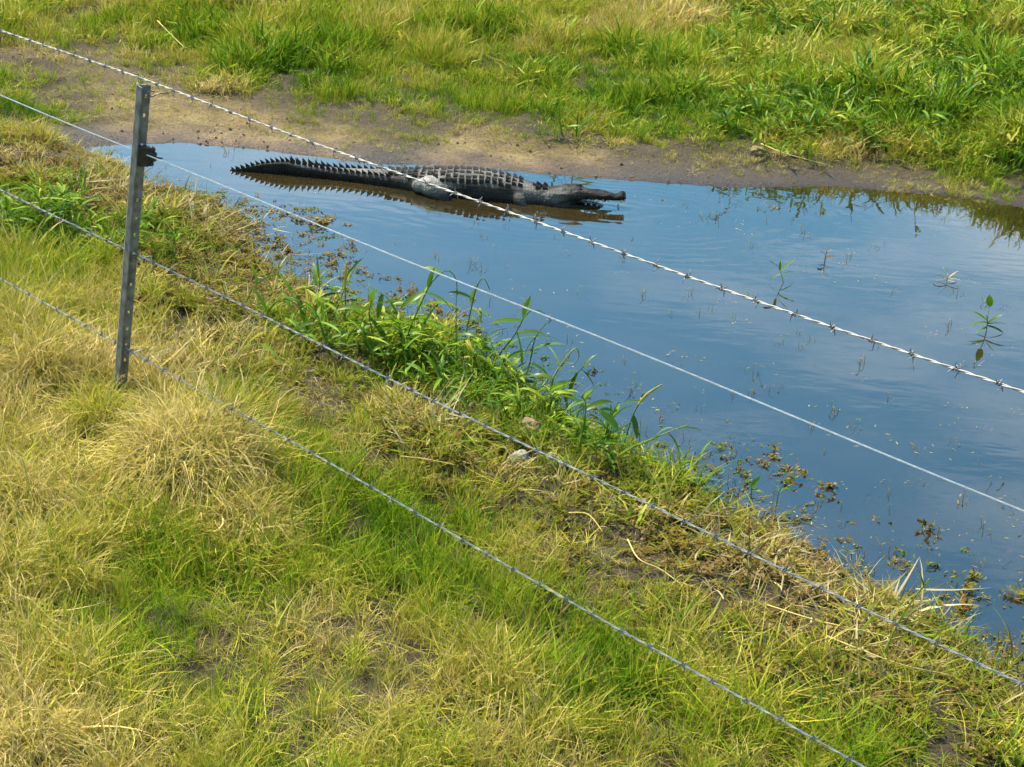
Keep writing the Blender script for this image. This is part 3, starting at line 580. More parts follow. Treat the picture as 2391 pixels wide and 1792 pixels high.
def plant(name, label, cat, px, leaves, depth=0.0, lean=None, r0=.0042, mat=None, leafmat=None, group=None, spike=None, droop=1.0, wscale=1.0, sink=.02):
    """px: stem outline surveyed root to tip; leaves: (place along stem 0..1, heading degrees, length m, width m)"""
    mat = mat or M_REED; leafmat = leafmat or M_REED; b = ground(*px[0]); Y0 = b[1]; pts = []; n = len(px); tilt = rnd.uniform(-.12, .12) if lean is None else lean
    for i, (x, y) in enumerate(px): pts.append(at_y(x, y, Y0 + depth * i / max(1, n - 1) + tilt * (i / max(1, n - 1)) ** 1.5))
    pts[0] = b - np.array([0, 0, sink]); root = empty(name, tuple(b)); tag(root, label, cat, group)
    P = spline(pts, 40); stem_part(root, pts, r0, r0 * .45, mat)
    for t, ang, ln, w in leaves:
        k = min(int(t * 40), 39); p = P[k]; a = math.radians(ang); tw = rnd.uniform(-.9, .9); out_ = rnd.uniform(-.7, .7)
        d = np.array([math.cos(a), out_ * (.5 + .5 * abs(math.cos(a))), math.sin(a)])
        dat = leaf_mesh(p, d, ln * 1.15, w * wscale * 1.45, droop * rnd.uniform(.6, 1.5), tw, rnd.random(), leafmat)
        link('leaf', attr_mesh('leaf', *dat, root.location), leafmat, root)
    if spike:
        k = int(40 * (1 - spike)); sp = P[k:]; rad = [.0035 + .0035 * math.sin(math.pi * min(1, .12 + i / len(sp))) for i in range(len(sp))]; v, f = tube(sp, rad, 7)
        link('seed_spike', attr_mesh('seed_spike', v, f, [rnd.random() for _ in v], [.5] * len(v), root.location), M_SPIKE, root)
    return root
G1 = 'leafy waterside grass plants behind the middle wire'
LF = lambda *a: list(a)
plant('reed', 'reed stem arching right with one dark drooping leaf, left end of the leafy clump', 'reed', [(612, 790), (625, 730), (660, 698), (695, 715), (712, 745)], LF((.8, -70, .16, .022), (.5, 20, .10, .014), (.25, 120, .14, .014)), group=G1)
plant('reed', 'thin reed bending over in a high hoop, left of the seed spike', 'reed', [(570, 720), (592, 672), (645, 641), (685, 680), (728, 755)], LF((.55, -40, .14, .012), (.8, -60, .18, .02), (.3, 100, .12, .012)), group=G1)
plant('reed', 'yellow-green reed hooping low beside the fence post side of the weeds', 'reed', [(535, 900), (545, 850), (590, 806), (640, 812)], LF((.5, 60, .16, .012), (.2, 110, .18, .012), (.8, -20, .12, .012)), group=G1, mat=M_REEDY, leafmat=M_REEDY)
plant('reed', 'upright reed topped by a straw-coloured seed spike against the water', 'reed', [(812, 800), (807, 720), (806, 660), (810, 612)], LF((.3, 115, .16, .012), (.25, 60, .14, .012)), group=G1, spike=.42, lean=0)
plant('reed', 'bushy reed with broad bright leaves right of the seed spike', 'reed', [(885, 850), (872, 790), (862, 735), (868, 700)], LF((.85, 20, .17, .026), (.75, 170, .15, .024), (.6, -50, .20, .032), (.5, 200, .14, .02), (.9, 80, .10, .016), (.4, 10, .15, .024), (.35, 150, .16, .022)), group=G1)
plant('reed', 'reed bowing left with its dark tip leaf over the water', 'reed', [(985, 830), (945, 765), (910, 702), (880, 680)], LF((.98, 165, .13, .016), (.85, -100, .12, .02), (.6, 15, .14, .02), (.5, 190, .13, .022), (.35, 40, .16, .024), (.7, -60, .1, .016)), group=G1)
plant('reed', 'tall reed ending in a pale hook crossing the smooth wire', 'reed', [(930, 850), (955, 775), (985, 705), (1008, 660), (1042, 632), (1064, 650), (1068, 690)], LF((.4, 200, .13, .026), (.42, -10, .14, .028), (.45, 80, .10, .02), (.3, 20, .16, .024), (.2, 160, .16, .022), (.6, 150, .08, .014)), group=G1)
plant('reed', 'slim vertical reed standing just left of the nodding reed', 'reed', [(1068, 880), (1066, 800), (1065, 730), (1066, 672)], LF((.4, 25, .13, .02), (.45, 160, .12, .018), (.3, -20, .15, .026), (.65, 60, .08, .012), (.2, 195, .16, .024)), group=G1, lean=0, r0=.0032)
plant('reed', 'nodding reed with a dark upright leaf under its curled tip', 'reed', [(1075, 840), (1092, 760), (1105, 700), (1116, 664), (1130, 650), (1144, 678)], LF((.62, 250, .12, .02), (.4, 150, .12, .014), (.3, 20, .12, .018)), group=G1)
plant('reed', 'leaning reed with two leaves spread near its top, middle of the clump', 'reed', [(1130, 880), (1165, 830), (1200, 785), (1222, 745), (1240, 726), (1262, 726), (1288, 750)], LF((.48, 172, .15, .024), (.5, 80, .11, .024), (.38, -75, .18, .034), (.3, 200, .13, .022), (.35, 15, .14, .024), (.2, 40, .18, .026), (.15, 130, .16, .024)), group=G1)
plant('reed', 'reed with a pale leaf pointing right over open water, behind the leaning reed', 'reed', [(1225, 890), (1240, 835), (1250, 790), (1278, 752)], LF((.72, -8, .14, .02), (.7, 240, .11, .018), (.45, 30, .16, .022), (.4, 190, .13, .022), (.25, -30, .15, .024)), group=G1)
plant('reed', 'reed whose pale leaf curls back into a closed loop', 'reed', [(1285, 960), (1288, 900), (1300, 868), (1330, 826), (1346, 814), (1352, 832), (1340, 850), (1316, 846)], LF((.2, 170, .12, .022), (.15, -40, .12, .02), (.25, 60, .10, .016)), group=G1, mat=M_REEDY, r0=.005)
plant('reed', 'reed leaning right with a blade-like tip, beyond the loop-leaved reed', 'reed', [(1270, 960), (1305, 915), (1340, 880), (1372, 848)], LF((.75, 250, .13, .022), (.85, -45, .10, .016), (.55, 190, .10, .02), (.4, -70, .14, .018), (.3, 140, .12, .02), (.9, 55, .08, .012)), group=G1)
plant('reed', 'short reed with drooping leaves right of the brown clod', 'reed', [(1350, 1060), (1362, 1000), (1368, 950), (1360, 925)], LF((.8, 200, .10, .018), (.6, 30, .12, .02), (.4, 160, .12, .022), (.3, -10, .14, .022), (.9, 70, .08, .012)), group=G1)
plant('reed', 'low reed with one dark flat leaf raised over the water', 'reed', [(1345, 1080), (1400, 1030), (1450, 1000), (1475, 985)], LF((.6, 130, .11, .028), (.75, -20, .1, .016), (.4, 160, .1, .018)), group=G1)
plant('reed', 'reed with a yellow seed spike leaning right over the water', 'reed', [(1450, 1060), (1468, 1000), (1485, 955), (1510, 922), (1546, 898)], LF((.42, -70, .10, .018), (.2, 150, .12, .016)), group=G1, spike=.45)
plant('reed', 'long reed stalk slanting low to the right past the water edge', 'reed', [(1385, 1095), (1460, 1055), (1530, 1022), (1605, 992)], LF((.65, 60, .10, .014), (.8, -50, .12, .012), (.4, 30, .14, .014), (.5, 200, .1, .012), (.92, 10, .1, .01)), group=G1, mat=M_REEDY)
plant('reed', 'small green shoot standing alone in the shallows right of the clump', 'reed', [(1618, 1112), (1630, 1075), (1646, 1042)], LF((.5, 70, .10, .014), (.3, 55, .12, .012), (.2, 100, .06, .01)), group=G1)
def leafy(seed):
    r = random.Random(seed); V, Fc, R_, T_ = [], [], [], []
    for k in range(3):
        p = Vector((r.gauss(0, .05), r.gauss(0, .05), -.01)); h = r.uniform(.14, .38); lean = Vector((r.gauss(0, .3), r.gauss(0, .3), 1)).normalized(); q = r.random()
        top = p + lean * h + Vector((0, 0, -.05 * r.random())); v, f = tube(spline([p, p + lean * h * .5 + Vector((r.gauss(0, .01), r.gauss(0, .01), .01)), top], 5), [.0035, .0032, .003, .0025, .002, .0015], 4)
        n0 = len(V); V += list(v); Fc += [tuple(i + n0 for i in g) for g in f]; R_ += [q] * len(v); T_ += [.5] * len(v)
        for j in range(6):
            t = r.uniform(.25, 1); az = r.uniform(0, 6.28); d = (math.cos(az), math.sin(az), r.uniform(.0, 1.2)); q2 = r.random()
            v, f, a1, a2 = leaf_mesh(p.lerp(top, t), d, r.uniform(.09, .19), r.uniform(.012, .027), r.uniform(.6, 1.8), r.uniform(-.9, .9), q2, None, segs=5)
            n0 = len(V); V += v; Fc += [tuple(i + n0 for i in g) for g in f]; R_ += a1; T_ += a2
    return V, Fc, R_, T_
LEAFY = [tuft_object('leafy_tuft', leafy(800 + i), M_BROAD) for i in range(4)]
_c = [(620, 740), (700, 750), (760, 780), (830, 790), (900, 800), (960, 830), (1020, 850), (1080, 870), (1150, 900), (1210, 930), (1270, 980), (1340, 1040), (1400, 1075), (900, 860), (1000, 900), (1100, 940), (700, 800), (800, 840), (1180, 970), (380, 560), (360, 600), (230, 540), (110, 500), (60, 540), (150, 560)]
_w = [1, 1, 1, 2, 3, 4, 4, 4, 3, 3, 2, 2, 2, 2, 2, 2, 1, 1, 2, 3, 3, 4, 8, 8, 6]
_p = []
for c_, w_ in zip(_c, _w):
    for _ in range(w_): g_ = ground(*c_); _p.append((g_[0] + rnd.gauss(0, .10), g_[1] + rnd.gauss(0, .13)))
_p = np.array(_p); _n = len(_p)
scatter('leafy_undergrowth', np.stack([_p[:, 0], _p[:, 1], np.maximum(height(_p[:, 0], _p[:, 1]), -.02)], 1), np.stack([np.zeros(_n), np.zeros(_n), rng.random(_n) * 6.28], 1), rng.uniform(.5, 1.0, _n), rng.integers(0, 4, _n), .22 + .16 * rng.normal(size=_n), LEAFY, 'mass of broad green leaves filling the reed clump at the water edge', 'undergrowth')
# broken-down leafy undergrowth of the clump
_p = []
while len(_p) < 420:
    x_, y_ = rnd.uniform(1.6, 7.5), rnd.uniform(12.4, 18.5)
    if rnd.random() < (.25 + .75 * (vnoise(x_ * 1.1, y_ * .8, 12) > .45)) * min(1, (x_ - 1.2) / 1.5): _p.append((x_, y_))
_p = np.array(_p); _s = shore_sd(_p[:, 0], _p[:, 1]); _p = _p[_s > .45]; _n = len(_p)
scatter('leafy_weeds', np.stack([_p[:, 0], _p[:, 1], height(_p[:, 0], _p[:, 1])], 1), np.stack([np.zeros(_n), np.zeros(_n), rng.random(_n) * 6.28], 1), rng.uniform(.75, 1.35, _n), rng.integers(0, 4, _n), .22 + .16 * rng.normal(size=_n), LEAFY, 'lush leafy weeds spread over the far bank at right', 'weeds')
G2 = 'seedlings standing in the pond shallows'
plant('water_plant', 'small bright green seedling in the near shallows', 'water plant', [(1752, 1165), (1755, 1145), (1757, 1125)], LF((.6, 70, .06, .016), (.6, 130, .05, .014), (.5, 20, .05, .012)), group=G2, r0=.003)
plant('water_plant', 'thin pale seedling just right of the bright green one', 'water plant', [(1812, 1185), (1818, 1155), (1828, 1132)], LF((.7, 30, .05, .01), (.7, 140, .05, .012), (.5, 60, .05, .01)), group=G2, r0=.0025)
plant('water_plant', 'green water plant with upright leaves near the right edge of the pond', 'water plant', [(2303, 778), (2306, 750), (2310, 712)], LF((.95, 100, .07, .030), (.5, 150, .10, .018), (.45, 175, .12, .016), (.4, 20, .11, .014), (.4, 50, .09, .018), (.3, 100, .07, .02), (.35, -10, .10, .012), (.3, 200, .08, .014)), group=G2, droop=.5, r0=.003)
plant('water_plant', 'spindly water plant with pale tips above the top wire', 'water plant', [(1832, 660), (1822, 635), (1815, 622)], LF((.95, 150, .06, .014), (.5, 50, .11, .010), (.4, 30, .10, .008), (.4, 210, .08, .008), (.6, 95, .06, .012), (.3, -20, .08, .008)), group=G2, droop=.6, mat=M_REEDY, r0=.0025)
plant('water_plant', 'dry brown sprig poking out of the far water', 'water plant', [(1926, 612), (1928, 598), (1931, 584)], LF((.6, 60, .05, .012), (.5, 130, .05, .012), (.4, 20, .05, .01), (.3, 170, .05, .01)), group=G2, mat=M_BROWN, leafmat=M_BROWN, r0=.004)
plant('water_plant', 'pale withered tuft in the water above the leafy water plant', 'water plant', [(2212, 660), (2212, 650), (2213, 638)], LF((.4, 20, .08, .01), (.4, 60, .08, .008), (.4, 110, .08, .01), (.4, 150, .08, .01), (.3, 180, .08, .008), (.3, 0, .08, .008)), group=G2, mat=M_STALK, leafmat=M_STALK, r0=.003)
plant('reed', 'tall bright reed at the pond margin near the bottom right, taller of two there', 'reed', [(2055, 1545), (2090, 1470), (2125, 1410), (2170, 1352)], LF((.75, 58, .13, .012), (.9, 110, .07, .01), (.45, 30, .08, .01), (.6, 150, .07, .014)), mat=M_REEDY, droop=.4)
plant('reed', 'short pale green stem crossing the middle wire near the bottom right margin', 'reed', [(1880, 1495), (1915, 1460), (1948, 1415)], LF((.2, 190, .14, .01), (.3, -30, .12, .01)), mat=M_REEDY, leafmat=M_REEDY)
plant('weed_stem', 'dark upright weed on the far bank above the crocodile head', 'weed', [(1345, 325), (1348, 290), (1350, 262)], LF((.5, 30, .18, .02), (.6, 140, .18, .02), (.3, 160, .22, .022), (.4, 20, .22, .022), (.9, 85, .14, .016), (.2, 60, .2, .02), (.2, 120, .2, .02)), r0=.008, droop=.5)
plant('weed_stem', 'second dark weed on the far bank, just left of the taller weed', 'weed', [(1315, 318), (1308, 290), (1302, 275)], LF((.6, 110, .18, .018), (.5, 60, .16, .018), (.3, 150, .18, .02), (.3, 30, .16, .018)), r0=.007, droop=.5)

# ------------------------------------------------------------------ fallen stalks, stones, clod, tussocks
def stalk(label, px, r=.003, lift=.02):
    pts = [ground(*q) + np.array([0, 0, lift + .01 * rnd.random()]) for q in px]; off = pts[0]; P = spline(pts, 16); v, f = tube(P, [r * (1 - .4 * i / 16) for i in range(17)], 6)
    o = link('fallen_stalk', attr_mesh('fallen_stalk', v, f, [.5] * len(v), [.5] * len(v), off), M_STALK, None, tuple(off)); tag(o, label, 'stalk', 'dead stalks lying on the banks')
stalk('pale bent dead stalk lying on brown weeds, nearest the green grass strip', [(1325, 1225), (1370, 1232), (1405, 1270)], lift=.05)
stalk('zigzag dead stalk lying on the weeds between the two lower barbed strands', [(1462, 1290), (1488, 1335), (1540, 1360), (1590, 1398)], lift=.05)
stalk('dead stalk lying below the pale stone and its tangle', [(935, 1092), (990, 1100), (1062, 1112)], lift=.05)
stalk('long runner trailing along the margin under the middle wire at lower right', [(1785, 1445), (1900, 1480), (2055, 1517), (2060, 1530)], .004, .05)
stalk('thin runner lying nearer the lowest wire at lower right', [(1925, 1520), (2010, 1555), (2110, 1590), (2210, 1612)], .003, .05)
stalk('pale stalk on the far mud below the lush right bank', [(1775, 350), (1830, 376), (1925, 397)], .006, .04)
stalk('pale slanting stalk among green grass on the far left bank', [(368, 76), (400, 108), (430, 138)], .006, .10)
def lump(name, label, cat, px, size, mat, seed, group=None, rough=.35):
    b = ground(*px); bm = bmesh.new(); bmesh.ops.create_icosphere(bm, subdivisions=4, radius=1); r = random.Random(seed); o1 = [Vector((r.uniform(-9, 9), r.uniform(-9, 9), r.uniform(-9, 9))) for _ in range(2)]
    from mathutils import noise
    for v in bm.verts:
        d = 1 + rough * noise.noise(v.co * 1.4 + o1[0]) + rough * .4 * noise.noise(v.co * 4 + o1[1]); v.co = Vector((v.co.x * size[0], v.co.y * size[1], v.co.z * size[2])) * d
    me = bpy.data.meshes.new(name); bm.to_mesh(me); bm.free(); o = link(name, me, mat, None, (b[0], b[1], b[2] + size[2] * .25)); o.rotation_euler.z = r.uniform(0, 6); return tag(o, label, cat, group)
lump('stone', 'larger pale angular stone lying under the middle wire', 'stone', (1213, 1078), (.055, .04, .035), M_STONE, 2)
lump('stone', 'smaller grey stone right of the pale stone, under the wire', 'stone', (1290, 1085), (.035, .035, .04), M_STONE, 5)
lump('clod', 'round brown clod sitting among the leafy reeds at the water edge', 'clod', (1236, 1015), (.075, .06, .055), M_CLOD, 9)
lump('clod', 'dark clod on the mud at the foot of the lush far right bank', 'clod', (1770, 360), (.09, .06, .05), M_CLOD, 12)
def tussock(label, px, n, h, spread, lean, tone_mat, seed, w=.0046, curl=1.4, sq=1.0):
    b = ground(*px); V, Fc, R_, T_ = blades(seed, n, h, .55, spread, lean, curl, w, segs=5, flat=.12)
    V = [np.array([p[0], p[1], p[2] + .55 * spread * max(0, 1 - (p[0] ** 2 + p[1] ** 2) / (spread * 1.6) ** 2) * sq]) for p in V]
    o = link('grass_tussock', attr_mesh('grass_tussock', V, Fc, R_, T_, (0, 0, 0)), tone_mat, None, tuple(b - np.array([0, 0, .02]))); tag(o, label, 'tussock', 'dry grass tussocks on the near bank')
M_DRY = leaf_material('dry_tussock', GRASS_STOPS, spread=.4, trans=.3, inst=False, base_tone=.86)
M_DRYG = leaf_material('half_dry_tussock', GRASS_STOPS, spread=.5, trans=.35, inst=False, base_tone=.62)
tussock('big pale straw tussock in the foreground below the fence post', (450, 1140), 1700, .44, .27, 1.2, M_DRY, 901, sq=1.4)
tussock('brown straw tussock right of the big pale one', (575, 1270), 700, .30, .15, 1.2, M_DRY, 902, sq=1.3)
tussock('arching straw tussock by the left edge beside the lowest wire', (90, 880), 500, .36, .12, 1.0, M_DRY, 903)
tussock('straw tussock on the left edge below the arching one', (70, 1180), 500, .30, .16, 1.2, M_DRY, 904)
tussock('yellow grass tussock at the foot of the fence post', (235, 1000), 450, .30, .14, .9, M_DRYG, 905)
tussock('orange-brown straw tussock in the bottom left corner', (60, 1760), 450, .26, .14, 1.2, M_DRY, 906)

# zone survey: (picture x, y, fine, straw, thatch, broad, tangle, weed, tone, size)
Z = [
(60,20,.8,.2,.3,.2,0,0,.62,1.2),(190,30,.3,.5,.6,0,0,0,.85,.8),(100,130,.22,.15,.7,0,0,0,.74,.45),(230,150,.2,.1,.7,.05,0,0,.70,.45),(330,60,1,.2,.2,.1,0,0,.52,1.2),(550,40,1,.5,.2,0,0,0,.66,1.4),(800,60,1,.2,.2,.1,0,0,.50,1.2),
(1000,40,1,.2,.2,.1,0,0,.48,1.2),(1100,30,.8,.6,.2,0,0,0,.74,1.3),(1250,60,.9,.1,.1,.4,0,0,.33,1.2),(1450,60,.9,.6,.2,0,0,0,.72,1.4),(1650,50,.9,.6,.2,0,0,0,.74,1.4),(1800,30,.9,.1,.1,.3,0,0,.38,1.3),
(2000,30,.9,.4,.1,.2,0,0,.58,1.4),(2200,60,.8,.1,.1,.5,0,0,.34,1.3),(2350,60,.6,0,0,.9,0,0,.22,1.3),(300,100,.6,0,.1,.5,0,0,.30,1.0),(450,120,.8,0,.1,.4,0,0,.26,1.0),(620,150,.6,0,.1,.9,0,0,.18,1.2),
(800,150,1,.1,.2,.2,0,0,.42,1.1),(1000,180,1,0,.2,.3,0,0,.32,1.0),(1200,140,1,.2,.2,.1,0,0,.46,1.2),(1400,170,.6,0,.1,.8,0,0,.20,1.1),(1600,180,.8,.1,.1,.5,0,0,.40,1.2),(1800,150,.4,0,.1,1,0,0,.34,1.4),
(2000,120,.5,.1,.1,.9,0,0,.36,1.4),(2100,150,.5,.1,.1,.9,0,0,.42,1.4),(2300,200,.3,0,0,1.1,0,0,.20,1.4),(1700,260,.3,0,.1,1,0,0,.22,1.2),(1900,280,.2,0,0,1.2,0,0,.18,1.4),(2100,300,.2,0,0,1.2,0,0,.18,1.4),
(2300,330,.2,0,0,1.2,0,0,.15,1.4),(2370,430,.1,0,.1,1,.2,0,.26,1.2),(1500,260,.5,.1,.3,.6,0,0,.28,.8),(900,220,.8,.1,.5,.1,0,0,.36,.55),(1100,240,.8,.1,.5,.1,0,0,.34,.5),(200,210,.12,.15,.7,0,0,.2,.80,.4),
(60,170,.5,.1,.4,.3,0,.2,.40,.7),(60,280,.3,.1,.3,.5,0,.3,.34,.7),(420,200,.14,.12,.6,.03,0,0,.80,.4),(600,220,.16,.12,.6,.03,0,0,.76,.4),(720,240,.4,.1,.4,.1,0,0,.45,.6),(500,290,.05,.05,.6,.02,0,.05,.82,.35),
(350,290,0,0,.5,0,0,.5,.82,.4),(800,285,.15,.1,.6,0,0,0,.72,.5),(950,290,.35,.1,.6,.1,0,0,.52,.55),(1100,340,.10,.05,.6,.03,0,0,.72,.4),(1300,300,.4,0,.4,.3,0,0,.38,.6),(1350,365,.06,.03,.6,.03,0,.25,.76,.4),
(1200,385,.03,.02,.5,.02,0,.25,.84,.4),(1600,335,.4,.1,.6,.3,0,0,.50,.6),(1750,385,.06,.3,1,.03,.3,.5,.86,.5),(2000,405,.06,.4,1,.1,.5,.8,.84,.55),(2200,430,.1,.4,.9,.2,.6,.9,.80,.65),(1600,412,.05,.03,.6,.03,0,.5,.86,.45),
(150,335,0,.1,.2,0,0,.8,.82,.8),(100,420,.05,.1,.2,.1,0,.9,.70,.8),(100,520,.05,.05,.1,1.2,0,.7,.20,.75),(200,560,.05,.05,.1,1.0,0,.7,.18,.7),(20,470,.05,.05,.1,1.0,0,.7,.22,.75),(50,650,.9,.4,.1,.1,0,0,.48,1.0),(200,480,.05,.1,.1,.3,0,1,.60,.9),(330,470,0,.05,.1,0,.05,1.2,.78,.8),(420,500,0,.05,.1,0,.05,1.2,.74,.8),
(500,545,0,.05,.1,.02,.1,1.2,.72,.8),(380,570,.05,.1,.1,.5,.1,.9,.28,.7),(560,640,.02,.05,.1,.1,.2,1.1,.66,.8),(150,760,.3,.9,.2,.05,0,0,.80,1.1),(60,900,.3,1,.2,0,0,0,.80,1.0),(330,680,.05,.1,.2,.25,.15,1.2,.62,.8),(350,780,.1,.15,.2,.1,.2,1.1,.66,.8),(450,880,.15,.15,.3,.1,.3,1.0,.62,.8),(450,700,.03,.1,.2,.1,.15,1.3,.68,.8),(560,760,.03,.1,.2,.1,.4,1.2,.64,.8),
(250,1000,.3,1,.3,0,0,0,.74,.95),(420,1060,.1,1.2,.3,0,0,0,.90,.9),(560,1180,.2,1.1,.3,0,0,0,.80,.9),(100,1150,.1,1.2,.3,0,0,0,.86,.9),(120,1260,.3,.9,.3,0,0,0,.62,.8),(250,1370,.9,.6,.3,0,0,0,.40,.75),
(320,1470,.9,.4,.3,0,0,0,.40,.7),(560,1420,.4,.8,.4,0,0,0,.66,.7),(100,1600,.4,1,.4,0,0,0,.76,.7),(50,1760,.2,1.2,.4,0,0,0,.92,.7),(500,1600,.8,.7,.4,0,0,0,.55,.7),(800,1500,.6,.8,.4,0,0,0,.62,.7),
(800,1700,.6,.8,.4,0,0,0,.58,.7),(1050,1600,.8,.7,.4,0,0,0,.60,.7),(1200,1700,.7,.8,.4,0,0,0,.66,.7),(1500,1710,.7,.8,.4,0,0,0,.62,.7),(1800,1750,.8,.5,.3,0,0,0,.50,.7),(600,970,1.5,.1,.1,.2,.1,.2,.18,.85),
(740,1110,1.8,.05,.1,0,0,.1,.20,.8),(900,1240,1.7,.1,.1,0,0,.1,.20,.8),(1060,1330,1.7,.1,.1,0,0,.1,.20,.8),(1250,1480,2.2,.03,.1,0,0,0,.12,.85),(1400,1560,2.2,.03,.1,0,0,0,.12,.85),(1570,1650,1.6,.2,.1,0,0,.2,.26,.8),
(650,880,.05,.1,.2,.1,.8,1,.62,.75),(820,950,.02,.1,.3,.05,1.0,1,.64,.7),(1000,1010,.02,.1,.3,.05,1.0,1,.64,.7),(1100,1120,.03,.1,.4,.02,.5,1,.72,.65),(920,1080,.05,.1,.4,0,.6,1,.70,.65),(1250,1150,.02,.05,.3,.02,.25,1.4,.72,.8),(1400,1250,.03,.05,.3,0,.12,1.2,.70,.8),
(1600,1350,.03,.05,.3,0,.12,1.2,.70,.8),(1800,1450,.03,.05,.3,.05,.12,1.2,.70,.8),(2000,1560,.08,.1,.3,.06,.4,1.3,.58,.8),(2200,1660,.15,.1,.3,.12,.6,1.1,.50,.8),(2360,1730,.2,.15,.3,.2,.6,.9,.46,.8),(1700,1560,.1,.1,.3,.03,.2,1.3,.58,.8),(1860,1620,.1,.1,.3,.03,.25,1.3,.54,.8),(2050,1690,.12,.1,.3,.06,.3,1.2,.50,.8),(1560,1470,.08,.05,.3,0,.2,1.3,.62,.8),(1330,1330,.08,.05,.3,0,.2,1.3,.64,.8),(1120,1210,.08,.05,.3,0,.3,1.2,.62,.75),
(760,790,.05,.05,.1,1.0,.5,.3,.16,.7),(900,820,.05,0,.1,1.3,.4,.3,.14,.75),(1050,860,.05,0,.1,1.3,.4,.3,.14,.75),(1180,930,.05,0,.1,1.2,.4,.4,.16,.7),(1320,1030,.05,0,.1,.8,.5,.5,.22,.6),(1250,1290,.06,.1,.3,0,.2,1.2,.60,.8),(1480,1420,.08,.1,.3,0,.2,1.2,.58,.8),(2100,1760,.5,.3,.3,.2,.4,.6,.42,.8),
]
Z = np.array(Z, float); ZP = np.array([ground(a, b)[:2] for a, b in Z[:, :2]])
def metric(dx, dy): return dx * dx + (dy * .6) ** 2
_dd = metric(ZP[:, None, 0] - ZP[None, :, 0], ZP[:, None, 1] - ZP[None, :, 1]); np.fill_diagonal(_dd, 1e9)
ZS = np.clip(np.sqrt(_dd.min(1)) * .55, .12, .9)
def zones(x, y):
    x = x + .35 * fbm(x * 1.1, y * 1.1, 61, 3) * np.clip(y / 10, .4, 1.6); y = y + .5 * fbm(x * 1.1 + 9, y * 1.1, 63, 3) * np.clip(y / 10, .4, 1.8)
    num = np.zeros((len(x), 8)); den = np.zeros(len(x)) + 1e-12
    for i in range(len(Z)):
        w = np.exp(-metric(x - ZP[i, 0], y - ZP[i, 1]) / (2 * ZS[i] ** 2)) + 1e-5 / (metric(x - ZP[i, 0], y - ZP[i, 1]) + .1)
        num += w[:, None] * Z[i, 2:]; den += w
    out = num / den[:, None]; sd = shore_sd(x, y)
    w = (1 - smooth01((sd - .62) / .42)) * smooth01((10.9 - y) / .5)                     # trampled wet margin of the near bank
    for c, k in ((0, .90), (1, .75), (3, .35)): out[:, c] *= 1 - k * w
    out[:, 5] = out[:, 5] * (1 - w) + np.maximum(out[:, 5], 1.35) * w; out[:, 4] = out[:, 4] * (1 - w) + np.maximum(out[:, 4], .3) * w; out[:, 6] += .10 * w
    return out
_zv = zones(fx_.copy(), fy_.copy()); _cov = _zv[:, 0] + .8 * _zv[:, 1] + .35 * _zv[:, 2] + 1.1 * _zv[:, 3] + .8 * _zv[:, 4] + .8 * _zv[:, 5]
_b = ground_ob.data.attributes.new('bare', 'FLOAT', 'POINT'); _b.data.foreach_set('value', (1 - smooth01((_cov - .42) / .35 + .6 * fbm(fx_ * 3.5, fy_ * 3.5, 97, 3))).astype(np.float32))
def candidates(n_near, n_far, clump):
    a = np.stack([rng.uniform(-4.2, 3.6, n_near), rng.uniform(3.4, 11.8, n_near)], 1)
    t = rng.random(n_far); yy = 11.3 + 16 * t ** 1.25; b = np.stack([rng.uniform(-1, 1, n_far) * (5.0 + .33 * (yy - 11)) + .55 * (yy - 11) * .12 + .4, yy], 1)
    if clump:                                                                           # tufts gather round shared crowns
        for q, k, sg in ((a, 7, .07), (b, 9, .14)):
            c = q[rng.integers(0, max(1, len(q) // k), len(q))]; m_ = rng.random(len(q)) < clump; q[m_] = c[m_] + rng.normal(size=(m_.sum(), 2)) * sg
    return np.concatenate([a, b])
def place(kind_col, n_near, n_far, sources, name, label, cat, size=1.0, water=-.02, tone_jit=.10, patch=(2.6, .32), max_tilt=.15, far_boost=1.0, seed=0, clump=.4, far_gap=.0):
    P = candidates(n_near, n_far, clump); x, y = P[:, 0], P[:, 1]; sd = shore_sd(x, y); zv = zones(x.copy(), y.copy())
    dens = zv[:, kind_col] * (1 + patch[1] * 3 * fbm(x * patch[0], y * patch[0], 71 + seed, 3)); far = y > 11.5
    dens = dens * np.where(far, smooth01((sd - far_gap + .4 * smooth01((x - 2.2) / 1.2)) / .5), np.where(sd > 0, 1, np.exp(-sd / min(water, -.05) * 2.2)))
    keep = (rng.random(len(x)) < dens) & (sd > water); x, y, zv, sd = x[keep], y[keep], zv[keep], sd[keep]; n = len(x)
    z = np.maximum(height(x, y), -.03) - .004
    tone = zv[:, 6] + np.where(y > 11.4, .05 * np.clip((y - 14) / 4, -1, 1.5), 0) + tone_jit * rng.normal(size=n) + np.where(y > 11.4, .95, .5) * fbm(x * 1.9, y * 1.9, 81, 3) + .4 * fbm(x * 7, y * 7, 83, 2)
    s = size * zv[:, 7] * (.6 + .7 * rng.random(n)) * np.clip(1 + np.where(y > 11.4, 1.9, 1.3) * fbm(x * 2.3, y * 2.3, 91, 3), .3, 1.8) * np.where(y > 11.5, far_boost * (.45 + .55 * smooth01(sd / 1.5)), 1)
    rot = np.stack([rng.normal(size=n) * max_tilt, rng.normal(size=n) * max_tilt, rng.random(n) * 6.283], 1)
    print(name, n)
    return scatter(name, np.stack([x, y, z], 1), rot, s, rng.integers(0, NEAR_N, n) + NEAR_N * (y > 11.4), tone, sources, label, cat)
place(0, 18500, 26000, GRASS, 'grass', 'fine green and yellowing grass covering both pond banks', 'grass', seed=1, far_gap=.08)
place(1, 19000, 16000, STRAW, 'straw_grass', 'dry straw-coloured bent grass across the banks', 'dry grass', seed=2, tone_jit=.12, max_tilt=.3)
